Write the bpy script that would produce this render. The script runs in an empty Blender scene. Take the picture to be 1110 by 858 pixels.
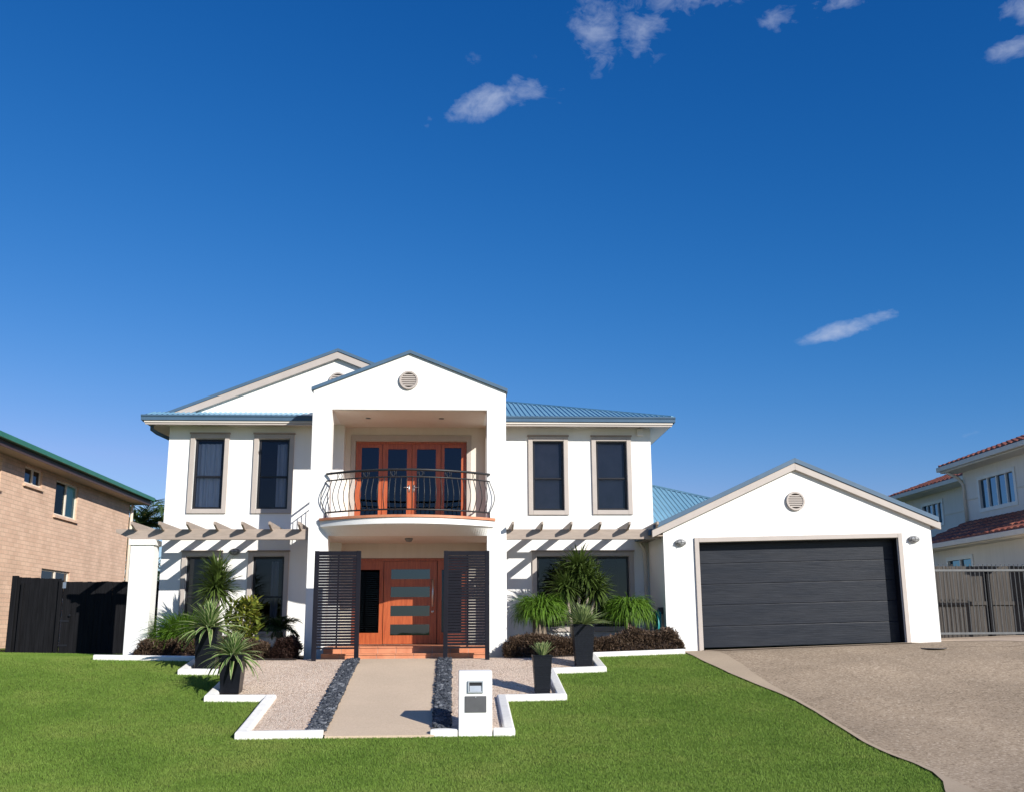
import bpy, math, random
import numpy as np
from mathutils import Vector, Matrix
random.seed(7); rng = np.random.default_rng(7)
sc = bpy.context.scene
col = sc.collection
PI = math.pi

# ------------------------------------------------------------------ mesh builder
class MB:
    def __init__(s): s.v = []; s.f = []; s.uv = []
    def face(s, pts, uv=None):
        n = len(s.v); s.v += [tuple(p) for p in pts]; s.f.append(tuple(range(n, n + len(pts))))
        s.uv += list(uv) if uv else [(0, 0)] * len(pts)
    def idx(s, vs, fs):
        n = len(s.v); s.v += [tuple(p) for p in vs]
        for f in fs: s.f.append(tuple(i + n for i in f)); s.uv += [(0, 0)] * len(f)
    def box(s, x0, x1, y0, y1, z0, z1):
        vs = [(x0,y0,z0),(x1,y0,z0),(x1,y1,z0),(x0,y1,z0),(x0,y0,z1),(x1,y0,z1),(x1,y1,z1),(x0,y1,z1)]
        s.idx(vs, [(0,3,2,1),(4,5,6,7),(0,1,5,4),(1,2,6,5),(2,3,7,6),(3,0,4,7)])
    def taper(s, cx, cy, z0, z1, w0, w1, d0=None, d1=None):
        d0 = d0 or w0; d1 = d1 or w1
        vs = [(cx+a*w0/2, cy+b*d0/2, z0) for a,b in ((-1,-1),(1,-1),(1,1),(-1,1))] + [(cx+a*w1/2, cy+b*d1/2, z1) for a,b in ((-1,-1),(1,-1),(1,1),(-1,1))]
        s.idx(vs, [(0,3,2,1),(4,5,6,7),(0,1,5,4),(1,2,6,5),(2,3,7,6),(3,0,4,7)])
    def prism(s, poly, a0, a1, axis='y'):
        m = {'y': lambda p, a: (p[0], a, p[1]), 'x': lambda p, a: (a, p[0], p[1]), 'z': lambda p, a: (p[0], p[1], a)}[axis]
        n = len(poly); vs = [m(p, a0) for p in poly] + [m(p, a1) for p in poly]
        fs = [tuple(range(n)), tuple(range(2*n-1, n-1, -1))] + [(i, i+n, (i+1) % n + n, (i+1) % n) for i in range(n)]
        s.idx(vs, fs)
    def bar(s, a, b, w, h):            # rectangular bar between two points, h along z-ish
        a = Vector(a); b = Vector(b); d = (b - a).normalized()
        u = d.cross(Vector((0,0,1)))
        if u.length < 1e-4: u = Vector((1,0,0))
        u.normalize(); t = u.cross(d).normalized()
        vs = []
        for p in (a, b):
            for i, j in ((-1,-1),(1,-1),(1,1),(-1,1)): vs.append(p + u*(i*w/2) + t*(j*h/2))
        s.idx(vs, [(0,3,2,1),(4,5,6,7),(0,1,5,4),(1,2,6,5),(2,3,7,6),(3,0,4,7)])
    def tube(s, pts, r, n=8, cap=True):
        pts = [Vector(p) for p in pts]; N = len(pts)
        rr = r if isinstance(r, (list, tuple)) else [r] * N
        vs = []; ref = None
        for i, p in enumerate(pts):
            d = (pts[min(i+1, N-1)] - pts[max(i-1, 0)]).normalized()
            if ref is None:
                ref = d.cross(Vector((0,0,1)))
                if ref.length < .05: ref = d.cross(Vector((1,0,0)))
            ref = (ref - d * ref.dot(d)).normalized(); b = d.cross(ref)
            for k in range(n):
                a = 2*PI*k/n; vs.append(p + (ref*math.cos(a) + b*math.sin(a)) * rr[i])
        fs = [(i*n+k, i*n+(k+1) % n, (i+1)*n+(k+1) % n, (i+1)*n+k) for i in range(N-1) for k in range(n)]
        if cap: fs += [tuple(range(n-1, -1, -1)), tuple(range((N-1)*n, N*n))]
        s.idx(vs, fs)
    def lathe(s, prof, c, axis='z', n=24, sx=1, sz=1):   # prof: list of (r, h)
        vs = []
        for r, h in prof:
            for k in range(n):
                a = 2*PI*k/n
                if axis == 'z': vs.append((c[0]+r*math.cos(a)*sx, c[1]+r*math.sin(a)*sz, c[2]+h))
                else: vs.append((c[0]+r*math.cos(a)*sx, c[1]-h, c[2]+r*math.sin(a)*sz))
        N = len(prof)
        fs = [(i*n+k, i*n+(k+1) % n, (i+1)*n+(k+1) % n, (i+1)*n+k) for i in range(N-1) for k in range(n)]
        fs += [tuple(range(n-1, -1, -1)), tuple(range((N-1)*n, N*n))]
        s.idx(vs, fs)
    def leaf(s, base, az, el, L, w, droop, n=5, fold=.25, roll=0, tip=.03, wprof=None, side=0):
        p = Vector(base); pts = []; e = el; a = az
        for i in range(n+1):
            pts.append((p.copy(), a, e)); st = L/n
            p = p + Vector((math.cos(a)*math.cos(e), math.sin(a)*math.cos(e), math.sin(e))) * st
            e -= droop/n * (.4 + 1.2*i/n); a += side/n
            e = max(e, -PI/2*.97)
        rows = []
        for i, (q, a, e) in enumerate(pts):
            t = i/n
            ww = w * ((.55 + .45*min(1, t*4)) * (1 - t**3.2) if wprof is None else wprof(t)) + tip*w
            sd = Vector((-math.sin(a)*math.cos(roll), math.cos(a)*math.cos(roll), math.sin(roll)))
            upv = Vector((-math.cos(a)*math.sin(e), -math.sin(a)*math.sin(e), math.cos(e)))
            rows.append((q - sd*ww/2 + upv*fold*ww/2, q, q + sd*ww/2 + upv*fold*ww/2, t))
        rnd = random.random()
        for i in range(n):
            A, B = rows[i], rows[i+1]
            if fold:
                s.face((A[0], A[1], B[1], B[0]), [(0, A[3]), (.5, A[3]), (.5, B[3]), (0, B[3])])
                s.face((A[1], A[2], B[2], B[1]), [(.5, A[3]), (1, A[3]), (1, B[3]), (.5, B[3])])
            else:
                s.face((A[0], A[2], B[2], B[0]), [(0, A[3]), (1, A[3]), (1, B[3]), (0, B[3])])
        return pts
    def shear(s, fn): s.v = [fn(p) for p in s.v]; return s
    def build(s, name, mat, parent=None, smooth=False, bevel=0, origin=None):
        me = bpy.data.meshes.new(name)
        root = parent
        while root is not None and root.parent is not None: root = root.parent
        o0 = Vector(origin) if origin else (Vector(root.location) if root is not None else Vector((0,0,0)))
        v = np.array(s.v, dtype=np.float32) - np.array(o0, dtype=np.float32)
        me.from_pydata(v.tolist(), [], s.f)
        uvl = me.uv_layers.new(name='UVMap')
        uvl.data.foreach_set('uv', np.array(s.uv, dtype=np.float32).ravel())
        me.materials.append(mat)
        if smooth: me.polygons.foreach_set('use_smooth', [True]*len(me.polygons))
        me.update()
        ob = bpy.data.objects.new(name, me); col.objects.link(ob)
        if parent is not None: ob.parent = parent
        elif origin: ob.location = o0
        if bevel:
            b = ob.modifiers.new('bevel', 'BEVEL'); b.width = bevel; b.segments = 2; b.limit_method = 'ANGLE'; b.angle_limit = math.radians(50)
        return ob

def tag(o, label, cat=None, group=None, kind=None):
    o['label'] = label
    if cat: o['category'] = cat
    if group: o['group'] = group
    if kind: o['kind'] = kind
    return o
def thing(name, label, cat, loc, group=None):
    e = bpy.data.objects.new(name, None); e.empty_display_size = .2; e.location = loc; col.objects.link(e)
    return tag(e, label, cat, group)
def struct(o, label, cat='ground'):
    return tag(o, label, cat, None, 'structure')
def copy_tree(o, parent=None):
    c = o.copy(); col.objects.link(c); c.parent = parent
    for ch in list(o.children): copy_tree(ch, c)
    return c

# ------------------------------------------------------------------ materials
def new(name):
    m = bpy.data.materials.new(name); m.use_nodes = True
    nt = m.node_tree; return m, nt, nt.nodes['Principled BSDF'], nt.nodes.new, nt.links.new
def c4(c): return (c[0], c[1], c[2], 1)
def coords(nt, scale=(1,1,1), kind='Object', rot=(0,0,0)):
    tc = nt.nodes.new('ShaderNodeTexCoord'); mp = nt.nodes.new('ShaderNodeMapping')
    mp.inputs['Scale'].default_value = scale; mp.inputs['Rotation'].default_value = rot
    nt.links.new(tc.outputs[kind], mp.inputs[0]); return mp.outputs[0]
def noise(nt, vec, scale, detail=4, rough=.6):
    n = nt.nodes.new('ShaderNodeTexNoise'); n.inputs['Scale'].default_value = scale
    n.inputs['Detail'].default_value = detail; n.inputs['Roughness'].default_value = rough
    nt.links.new(vec, n.inputs['Vector']); return n.outputs['Fac']
def ramp(nt, fac, stops):
    r = nt.nodes.new('ShaderNodeValToRGB'); e = r.color_ramp.elements
    while len(e) < len(stops): e.new(.5)
    for i, (p, c) in enumerate(stops): e[i].position = p; e[i].color = c4(c) if len(c) == 3 else c
    nt.links.new(fac, r.inputs[0]); return r.outputs[0]
def mix(nt, fac, a, b, mode='MIX'):
    m = nt.nodes.new('ShaderNodeMix'); m.data_type = 'RGBA'; m.blend_type = mode
    for sock, val in ((m.inputs[0], fac), (m.inputs[6], a), (m.inputs[7], b)):
        if hasattr(val, 'links') or hasattr(val, 'is_linked'): nt.links.new(val, sock)
        elif isinstance(val, (int, float)): sock.default_value = val
        else: sock.default_value = c4(val)
    return m.outputs[2]
def bump(nt, b, h, strength=.3, dist=.01):
    n = nt.nodes.new('ShaderNodeBump'); n.inputs['Strength'].default_value = strength; n.inputs['Distance'].default_value = dist
    nt.links.new(h, n.inputs['Height']); nt.links.new(n.outputs[0], b.inputs['Normal'])

def plain(name, c, rough=.55, var=.12, vs=2.5, bs=80, bstr=.15, bd=.004, metal=0, spec=.4, coat=0, stretch=(1,1,1), c2=None):
    m, nt, b, N, L = new(name)
    v = coords(nt, stretch)
    f = noise(nt, v, vs, 6)
    c2 = c2 or tuple(x*(1-var) for x in c)
    L(ramp(nt, f, [(.32, c2), (.62, c)]), b.inputs['Base Color'])
    b.inputs['Roughness'].default_value = rough; b.inputs['Metallic'].default_value = metal
    b.inputs['Specular IOR Level'].default_value = spec; b.inputs['Coat Weight'].default_value = coat
    if bstr: bump(nt, b, noise(nt, v, bs, 4), bstr, bd)
    return m

def stucco_mat(name, c, streak=.025):
    m, nt, b, N, L = new(name)
    v = coords(nt); base = ramp(nt, noise(nt, v, .9, 6), [(.3, tuple(x*.965 for x in c)), (.65, c)])
    st = noise(nt, coords(nt, (5, 5, .25)), 1.6, 5)
    L(mix(nt, 1.0, base, ramp(nt, st, [(.3, (1-streak, 1-streak*1.05, 1-streak*1.2)), (.55, (1,1,1))]), 'MULTIPLY'), b.inputs['Base Color'])
    b.inputs['Roughness'].default_value = .8; b.inputs['Specular IOR Level'].default_value = .25
    bump(nt, b, noise(nt, v, 55, 5, .7), .35, .006); return m

STUCCO = stucco_mat('white_render', (.83, .82, .79))
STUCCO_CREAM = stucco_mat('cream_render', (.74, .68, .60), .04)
TAUPE = plain('taupe_paint', (.455, .40, .36), .5, .08, 3)
TAUPE_D = plain('taupe_timber', (.37, .30, .25), .55, .18, 4, stretch=(1, 1, 6))
BLACKF = plain('black_aluminium', (.012, .012, .016), .35, .2, 5, bstr=0)
CHAR = plain('charcoal_powdercoat', (.010, .010, .016), .5, .25, 6, bstr=.05, spec=.15)
IRON = plain('wrought_iron', (.02, .02, .022), .45, .3, 20, bstr=.1)
BLUE = plain('blue_roof_steel', (.175, .345, .465), .45, .16, .7, bstr=0, c2=(.15, .305, .42))
BLUE_G = plain('blue_grey_gutter', (.065, .125, .20), .55, .15, 2, bstr=0)
SOFFIT = plain('soffit_cream', (.62, .57, .51), .7, .05, 2)
GREYL = plain('lamp_grey', (.22, .22, .22), .4, .2, 8, bstr=0)
LENS = plain('frosted_lens', (.42, .42, .42), .25, .15, 9, bstr=0)
WHITEP = plain('white_plastic', (.75, .73, .68), .4, .05, 4, bstr=0)
CONC_W = stucco_mat('white_kerb_paint', (.79, .77, .72), .12)
STEEL = plain('brushed_steel', (.72, .72, .74), .4, .1, 30, metal=1, bstr=0)
LTGREY = plain('letterbox_alloy', (.50, .53, .56), .35, .1, 10, metal=.4, bstr=0)
DKGREY = plain('letterbox_door_grey', (.10, .10, .105), .45, .15, 12, bstr=0)
SLOT = plain('slot_dark', (.015, .015, .018), .7, .1, 5, bstr=0)
CURT = plain('sheer_curtain', (.75, .74, .76), .9, .2, 6, bstr=0, stretch=(6, 6, .3))
BLIND = plain('roller_blind', (.42, .39, .39), .9, .15, 3, bstr=0)
INT = plain('shade_coloured_interior', (.03, .027, .025), .9, .2, 1, bstr=0)  # near-black colour stands in for the gloom of unlit rooms
SOIL = plain('dark_mulch', (.07, .05, .04), .95, .5, 14, bs=40, bstr=.8, bd=.02)
BARK = plain('palm_bark', (.26, .20, .15), .9, .4, 6, bs=30, bstr=.6, bd=.02, stretch=(1, 1, 5))
TRUNKP = plain('pale_trunk', (.36, .31, .25), .85, .35, 8, bs=40, bstr=.5, bd=.01, stretch=(1, 1, 4))
HOSE = plain('teal_hose', (.02, .24, .24), .35, .2, 10, bstr=0)
BLACKT = plain('black_stained_timber', (.010, .010, .012), .7, .5, 3, spec=.12, bs=25, bstr=.5, bd=.004, stretch=(6, 6, .5))
GREYPALE = plain('shaded_weathered_paling', (.072, .063, .056), .85, .45, 4, bs=25, bstr=.5, bd=.004, stretch=(7, 7, .4))  # weathered grey, made darker in place of shade on the fence
GATEM = plain('galvanised_gate', (.11, .115, .12), .5, .2, 10, metal=0, bstr=0)
GATED = plain('grey_gate_bar', (.09, .095, .10), .6, .2, 10, bstr=0)
DRAIN = plain('cast_iron_cover', (.12, .105, .09), .7, .3, 30)
TAN = plain('tan_soffit', (.42, .33, .24), .7, .08, 2)
GREENG = plain('green_gutter', (.035, .16, .10), .4, .15, 3, bstr=0)
CREAM_R = stucco_mat('neighbour_cream_render', (.80, .74, .66), .06)
CREAM_T = plain('cream_trim', (.74, .66, .55), .55, .08, 3)
ASPH = plain('asphalt', (.055, .055, .057), .9, .25, 3, bs=90, bstr=.5, bd=.01)

def glass_mat(name, tint=(.36, .37, .42), refl=(.8, .88, 1), ior=1.48):
    m, nt, b, N, L = new(name); nt.nodes.remove(b)
    out = nt.nodes['Material Output']
    tr = N('ShaderNodeBsdfTransparent'); tr.inputs[0].default_value = c4(tint)
    gl = N('ShaderNodeBsdfGlossy'); gl.inputs['Roughness'].default_value = .015; gl.inputs[0].default_value = c4(refl)
    fr = N('ShaderNodeFresnel'); fr.inputs[0].default_value = ior
    bp = N('ShaderNodeBump'); bp.inputs['Strength'].default_value = .05; bp.inputs['Distance'].default_value = .02
    L(noise(nt, coords(nt), 1.3, 2), bp.inputs['Height']); L(bp.outputs[0], gl.inputs['Normal'])
    mx = N('ShaderNodeMixShader'); L(fr.outputs[0], mx.inputs[0]); L(tr.outputs[0], mx.inputs[1]); L(gl.outputs[0], mx.inputs[2])
    L(mx.outputs[0], out.inputs[0]); return m
GLASS = glass_mat('tinted_glass')
GLASS_B = glass_mat('dark_blue_glass', (.10, .13, .20), (.55, .75, 1), 1.55)
GLASS_C = glass_mat('clear_grey_glass', (.86, .86, .9))
GLASS_M = glass_mat('mid_grey_glass', (.66, .66, .70))
GLASS_D = glass_mat('pale_reflective_glass', (.12, .15, .2), (.75, .88, 1), 1.95)
GLASS_S = glass_mat('dimmed_reflection_glass', (.12, .16, .22), (.12, .19, .26), 1.35)  # sky reflection dimmed through the gloss colour; no insect screen here
GLASS_T = glass_mat('teal_curtained_glass', (.85, .92, .9), (.6, .7, .7), 1.22)

def wood_mat(name, c1, c2, rough=.38):
    m, nt, b, N, L = new(name)
    f = noise(nt, coords(nt, (14, 14, .9)), 2.2, 6, .65)
    L(ramp(nt, f, [(.3, c2), (.65, c1)]), b.inputs['Base Color']); b.inputs['Roughness'].default_value = rough
    b.inputs['Coat Weight'].default_value = .15; bump(nt, b, f, .15, .003); return m
CEDAR = wood_mat('cedar_joinery', (.46, .11, .033), (.28, .05, .015))

def terracotta():
    m, nt, b, N, L = new('terracotta_tile')
    v = coords(nt)
    L(ramp(nt, noise(nt, v, 4, 5), [(.3, (.46, .165, .08)), (.65, (.60, .25, .13))]), b.inputs['Base Color'])
    b.inputs['Roughness'].default_value = .5; bump(nt, b, noise(nt, v, 50, 3), .2, .003); return m
TERRA = terracotta()
GROUT = plain('tile_grout', (.42, .36, .31), .9, .2, 20)

def garage_mat():
    m, nt, b, N, L = new('charcoal_woodgrain_panel')
    f = noise(nt, coords(nt, (.7, 8, 16)), 3.2, 6, .65)
    f2 = noise(nt, coords(nt, (.5, 1, 3)), 1.7, 3)
    L(ramp(nt, f, [(.3, (.010, .012, .018)), (.7, (.022, .026, .036))]), b.inputs['Base Color'])
    L(ramp(nt, f2, [(.35, (.34,)*3), (.7, (.5,)*3)]), b.inputs['Roughness'])
    b.inputs['Specular IOR Level'].default_value = .22
    bump(nt, b, f, .5, .006); return m
GARAGE = garage_mat()

def agg_mat(name, cols, scale, patch=.35, patchcol=.8, bstr=.5, bd=.008, rough=.85, fine=None):
    """stones: each voronoi cell takes one of the colours"""
    m, nt, b, N, L = new(name)
    v = coords(nt)
    vo = N('ShaderNodeTexVoronoi'); vo.inputs['Scale'].default_value = scale; L(v, vo.inputs['Vector'])
    sep = N('ShaderNodeSeparateColor'); L(vo.outputs['Color'], sep.inputs[0])
    stops = [(i/(len(cols)-1), c) for i, c in enumerate(cols)]
    c = ramp(nt, sep.outputs[0], stops)
    pt = ramp(nt, noise(nt, v, patch, 5, .6), [(.35, (patchcol,)*3), (.65, (1,1,1))])
    c = mix(nt, 1.0, c, pt, 'MULTIPLY')
    L(c, b.inputs['Base Color']); b.inputs['Roughness'].default_value = rough; b.inputs['Specular IOR Level'].default_value = .2
    mth = N('ShaderNodeMath'); mth.operation = 'SUBTRACT'; mth.inputs[0].default_value = 1; L(vo.outputs['Distance'], mth.inputs[1])
    bump(nt, b, mth.outputs[0], bstr, bd); return m
GRAVEL = agg_mat('pink_gravel', [(.38,.25,.17),(.74,.56,.42),(.84,.68,.54),(.64,.47,.35),(.88,.76,.62)], 42, .8, .88, .9, .02)
PATHM = agg_mat('pebblecrete_path', [(.55,.42,.295),(.63,.495,.36),(.59,.455,.325),(.67,.53,.39)], 70, .6, .9, .15, .003)
DRIVE = agg_mat('exposed_aggregate', [(.24,.175,.115),(.39,.295,.20),(.47,.36,.25),(.34,.255,.17),(.59,.47,.345)], 36, .33, .70, .35, .006)
DRIVE_E = agg_mat('smooth_concrete_border', [(.42,.325,.225),(.48,.375,.265),(.45,.35,.245)], 60, .5, .88, .1, .002)
PAD = agg_mat('light_concrete_pad', [(.50,.385,.28),(.57,.445,.33),(.53,.41,.305)], 60, .4, .9, .1, .002)
PEB = agg_mat('charcoal_pebble', [(.02,.024,.032),(.07,.078,.092),(.04,.046,.058),(.20,.21,.23)], 14, 3, .8, .1, .003, .55)

def lawn_mat():
    m, nt, b, N, L = new('lawn_soil')
    v = coords(nt)
    c = ramp(nt, noise(nt, v, 7, 6, .7), [(.3, (.08, .115, .022)), (.7, (.13, .175, .036))])
    L(c, b.inputs['Base Color']); b.inputs['Roughness'].default_value = .95; b.inputs['Specular IOR Level'].default_value = .1
    bump(nt, b, noise(nt, v, 45, 5, .8), .8, .03); return m
LAWN = lawn_mat()
def foliage_mat(name, stops, scale=8, trans=.3, rough=.5, spec=.3, uvmargin=None, tipc=None):
    m, nt, b, N, L = new(name)
    v = coords(nt)
    c = ramp(nt, noise(nt, v, scale, 5, .7), stops)
    if uvmargin:
        tc = N('ShaderNodeTexCoord'); sp = N('ShaderNodeSeparateXYZ'); L(tc.outputs['UV'], sp.inputs[0])
        s1 = N('ShaderNodeMath'); s1.operation = 'SUBTRACT'; L(sp.outputs[0], s1.inputs[0]); s1.inputs[1].default_value = .5
        s2 = N('ShaderNodeMath'); s2.operation = 'ABSOLUTE'; L(s1.outputs[0], s2.inputs[0])
        fac = ramp(nt, s2.outputs[0], [(.30, (0,0,0)), (.38, (1,1,1))])
        c = mix(nt, fac, c, uvmargin)
    L(c, b.inputs['Base Color']); b.inputs['Roughness'].default_value = rough; b.inputs['Specular IOR Level'].default_value = spec
    if trans:
        t = N('ShaderNodeBsdfTranslucent'); L(c, t.inputs[0])
        mx = N('ShaderNodeMixShader'); mx.inputs[0].default_value = trans
        L(b.outputs[0], mx.inputs[1]); L(t.outputs[0], mx.inputs[2]); L(mx.outputs[0], nt.nodes['Material Output'].inputs[0])
    return m
def grass_mat():
    m, nt, b, N, L = new('grass_blades')
    v = coords(nt)
    big = ramp(nt, noise(nt, v, .55, 5, .65), [(.32, (.13, .23, .032)), (.5, (.185, .29, .048)), (.68, (.255, .322, .072))])
    small = ramp(nt, noise(nt, v, 16, 4, .8), [(.25, (.66, .70, .6)), (.5, (1, 1, 1)), (.8, (1.32, 1.25, 1.25))])
    c = mix(nt, 1.0, big, small, 'MULTIPLY')
    L(c, b.inputs['Base Color']); b.inputs['Roughness'].default_value = .6; b.inputs['Specular IOR Level'].default_value = .25
    t = N('ShaderNodeBsdfTranslucent'); L(c, t.inputs[0]); mx = N('ShaderNodeMixShader'); mx.inputs[0].default_value = .3
    L(b.outputs[0], mx.inputs[1]); L(t.outputs[0], mx.inputs[2]); L(mx.outputs[0], nt.nodes['Material Output'].inputs[0]); return m
GRASS = grass_mat()
F_DRAC = foliage_mat('dragon_tree_leaf', [(.3, (.05,.085,.016)), (.6, (.10,.15,.032)), (.8, (.18,.22,.07))], 5)
F_GRASS = foliage_mat('bright_strap_leaf', [(.3, (.07,.15,.014)), (.6, (.14,.26,.026)), (.8, (.23,.34,.05))], 6)
F_VAR = foliage_mat('variegated_leaf', [(.3, (.07,.15,.03)), (.6, (.13,.23,.055)), (.8, (.20,.29,.09))], 5, uvmargin=(.52,.55,.27))
F_VAR2 = foliage_mat('grey_green_leaf', [(.3, (.10,.16,.05)), (.6, (.19,.26,.09)), (.8, (.28,.34,.14))], 5, uvmargin=(.40,.46,.20))
F_VAR3 = foliage_mat('yellow_green_leaf', [(.3, (.10,.17,.05)), (.6, (.17,.26,.08)), (.8, (.26,.34,.12))], 6, uvmargin=(.5,.5,.25))
F_CROT = foliage_mat('croton_leaf', [(.25, (.05,.12,.015)), (.5, (.16,.20,.03)), (.65, (.35,.30,.05)), (.8, (.28,.10,.03))], 9)
F_PURP = foliage_mat('bronze_leaf', [(.25, (.04,.027,.019)), (.5, (.10,.064,.042)), (.75, (.20,.14,.09))], 13, .15)
F_PURPD = foliage_mat('dark_bronze_leaf', [(.25, (.018,.010,.010)), (.5, (.045,.024,.020)), (.75, (.09,.05,.036))], 13, .15)  # dark maroon leaf, taken darker to stand in for shade
F_DARK = foliage_mat('dark_palm_leaf', [(.3, (.018,.04,.012)), (.7, (.05,.09,.025))], 6)
F_PALM = foliage_mat('feather_palm_leaf', [(.3, (.03,.065,.02)), (.55, (.07,.12,.04)), (.8, (.13,.17,.06))], 2)
F_OLIVE = foliage_mat('olive_leaf', [(.3, (.05,.06,.015)), (.6, (.11,.11,.03)), (.8, (.19,.16,.05))], 3)

def brick_mat():
    m, nt, b, N, L = new('peach_brick')
    tc = N('ShaderNodeTexCoord'); sp = N('ShaderNodeSeparateXYZ'); L(tc.outputs['Object'], sp.inputs[0])
    cb = N('ShaderNodeCombineXYZ')
    ad = N('ShaderNodeMath'); ad.operation = 'ADD'; L(sp.outputs[0], ad.inputs[0]); L(sp.outputs[1], ad.inputs[1])
    L(ad.outputs[0], cb.inputs[0]); L(sp.outputs[2], cb.inputs[1])
    br = N('ShaderNodeTexBrick'); L(cb.outputs[0], br.inputs['Vector']); br.inputs['Scale'].default_value = 1
    br.inputs['Brick Width'].default_value = .30; br.inputs['Row Height'].default_value = .115; br.inputs['Mortar Size'].default_value = .009
    br.inputs['Color1'].default_value = (.68, .475, .35, 1); br.inputs['Color2'].default_value = (.60, .40, .29, 1)
    br.inputs['Mortar'].default_value = (.52, .38, .28, 1); br.inputs['Bias'].default_value = -.1; br.inputs['Mortar Smooth'].default_value = .2
    v = coords(nt)
    L(mix(nt, 1.0, br.outputs[0], ramp(nt, noise(nt, v, 1.2, 6), [(.3, (.86,.84,.82)), (.65, (1.06,1.04,1.02))]), 'MULTIPLY'), b.inputs['Base Color'])
    b.inputs['Roughness'].default_value = .9
    iv = N('ShaderNodeMath'); iv.operation = 'SUBTRACT'; iv.inputs[0].default_value = 1; L(br.outputs['Fac'], iv.inputs[1])
    bump(nt, b, iv.outputs[0], .6, .01); return m
BRICK = brick_mat()
def tile_mat():
    m, nt, b, N, L = new('red_roof_tile')
    tc = N('ShaderNodeTexCoord'); sp = N('ShaderNodeSeparateXYZ'); L(tc.outputs['Object'], sp.inputs[0])
    cb = N('ShaderNodeCombineXYZ'); L(sp.outputs[1], cb.inputs[0]); L(sp.outputs[2], cb.inputs[1])
    br = N('ShaderNodeTexBrick'); L(cb.outputs[0], br.inputs['Vector']); br.inputs['Scale'].default_value = 1; br.offset = 0
    br.inputs['Brick Width'].default_value = .3; br.inputs['Row Height'].default_value = .14; br.inputs['Mortar Size'].default_value = .012
    br.inputs['Color1'].default_value = (.40, .13, .07, 1); br.inputs['Color2'].default_value = (.25, .065, .04, 1); br.inputs['Mortar'].default_value = (.12, .04, .03, 1)
    L(br.outputs[0], b.inputs['Base Color']); b.inputs['Roughness'].default_value = .75; return m
TILE = tile_mat()

# ------------------------------------------------------------------ terrain
K = [(-400,-1.05),(0,-1.05),(8,-1.04),(10.5,-1.03),(13,-.96),(15.3,-.73),(18,-.33),(20.2,.02),(21.8,.2),(24,.2),(400,.2)]
KY = [k[0] for k in K]; KZ = [k[1] for k in K]
KD = [(KZ[i+1]-KZ[i])/(KY[i+1]-KY[i]) for i in range(len(K)-1)]
KM = [0.0]*len(K)
for i in range(1, len(K)-1):
    if KD[i-1]*KD[i] > 0: KM[i] = 2*KD[i-1]*KD[i]/(KD[i-1]+KD[i])
def prof(Y):
    if Y <= KY[0]: return KZ[0]
    if Y >= KY[-1]: return KZ[-1]
    for i in range(len(K)-1):
        if Y <= KY[i+1]:
            h = KY[i+1]-KY[i]; t = (Y-KY[i])/h
            return (2*t**3-3*t*t+1)*KZ[i]+(t**3-2*t*t+t)*h*KM[i]+(-2*t**3+3*t*t)*KZ[i+1]+(t**3-t*t)*h*KM[i+1]
def sst(a, b, x):
    t = min(1, max(0, (x-a)/(b-a))); return t*t*(3-2*t)
def off(X):
    if X > 1: u = min(X, 14)-1; return .03*u*u/(u+1.0)
    if X < -3: u = -3-max(X, -12); return .022*u*u/(u+1.0)
    return 0
def H(X, Y): return prof(Y)+off(X)*(.4+.6*sst(13, 20, Y))

def grid(xs, ys, name, m, dz=0.0):
    mb = MB(); n = len(xs)
    vs = [(x, y, H(x, y)+dz) for y in ys for x in xs]
    fs = [(j*n+i, j*n+i+1, (j+1)*n+i+1, (j+1)*n+i) for j in range(len(ys)-1) for i in range(n-1)]
    mb.idx(vs, fs); return mb.build(name, m, smooth=True)
def lin(a, b, st):
    n = max(1, int(round((b-a)/st))); return [a+(b-a)*i/n for i in range(n+1)]
struct(grid([-400,-150,-60,-30] + lin(-16, 18, .25) + [30, 60, 150, 400], [-400,-150,-50,-15,0] + lin(5, 30, .25) + [36, 50, 80, 150, 400], 'lawn_ground', LAWN),
       'sloping front lawn of short green turf', 'lawn')
struct(grid([-400,-60,-20] + lin(-15, 15, 3) + [20,60,400], [-6,-3,0,3,5.5], 'street', ASPH, .012), 'dark asphalt street in front of the lawn', 'road')

def sheet(mb, ys, xl, xr, nx, dz):
    rows = []
    for y in ys:
        a, b = xl(y), xr(y); rows.append([(a+(b-a)*i/nx, y) for i in range(nx+1)])
    n = nx+1
    vs = [(x, y, H(x, y)+dz) for r in rows for x, y in r]
    mb.idx(vs, [(j*n+i, j*n+i+1, (j+1)*n+i+1, (j+1)*n+i) for j in range(len(ys)-1) for i in range(nx)])

# zig-zag bed (terraces)
BL = [(15.62, 17.95, -3.06), (17.95, 20.02, -4.06), (20.02, 21.50, -5.04), (21.50, 24.45, -6.98)]
BR = [(15.62, 17.82, .93), (17.82, 19.90, 1.94), (19.90, 21.62, 2.93), (21.62, 24.45, 4.80)]
mb = MB()
for a, b, x in BL[:3]: sheet(mb, lin(a+.05, b+.05, .2), lambda y, x=x: x+.05, lambda y: -1.7, 10, .03)
for a, b, x in BR[:3]: sheet(mb, lin(a+.05, b+.05, .2), lambda y: -.3, lambda y, x=x: x-.05, 10, .03)
sheet(mb, lin(21.55, 22.1, .2), lambda y: -5.0, lambda y: -1.7, 8, .03)
sheet(mb, lin(21.67, 22.1, .2), lambda y: -.3, lambda y: 2.9, 8, .03)
struct(mb.build('gravel_bed', GRAVEL, smooth=True), 'stepped bed of pink beige gravel either side of the path', 'gravel')
mb = MB()
sheet(mb, lin(21.55, 24.4, .3), lambda y: -6.95, lambda y: -3.12, 8, .045)
sheet(mb, lin(21.67, 24.4, .3), lambda y: 1.22, lambda y: 4.78, 8, .045)
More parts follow.
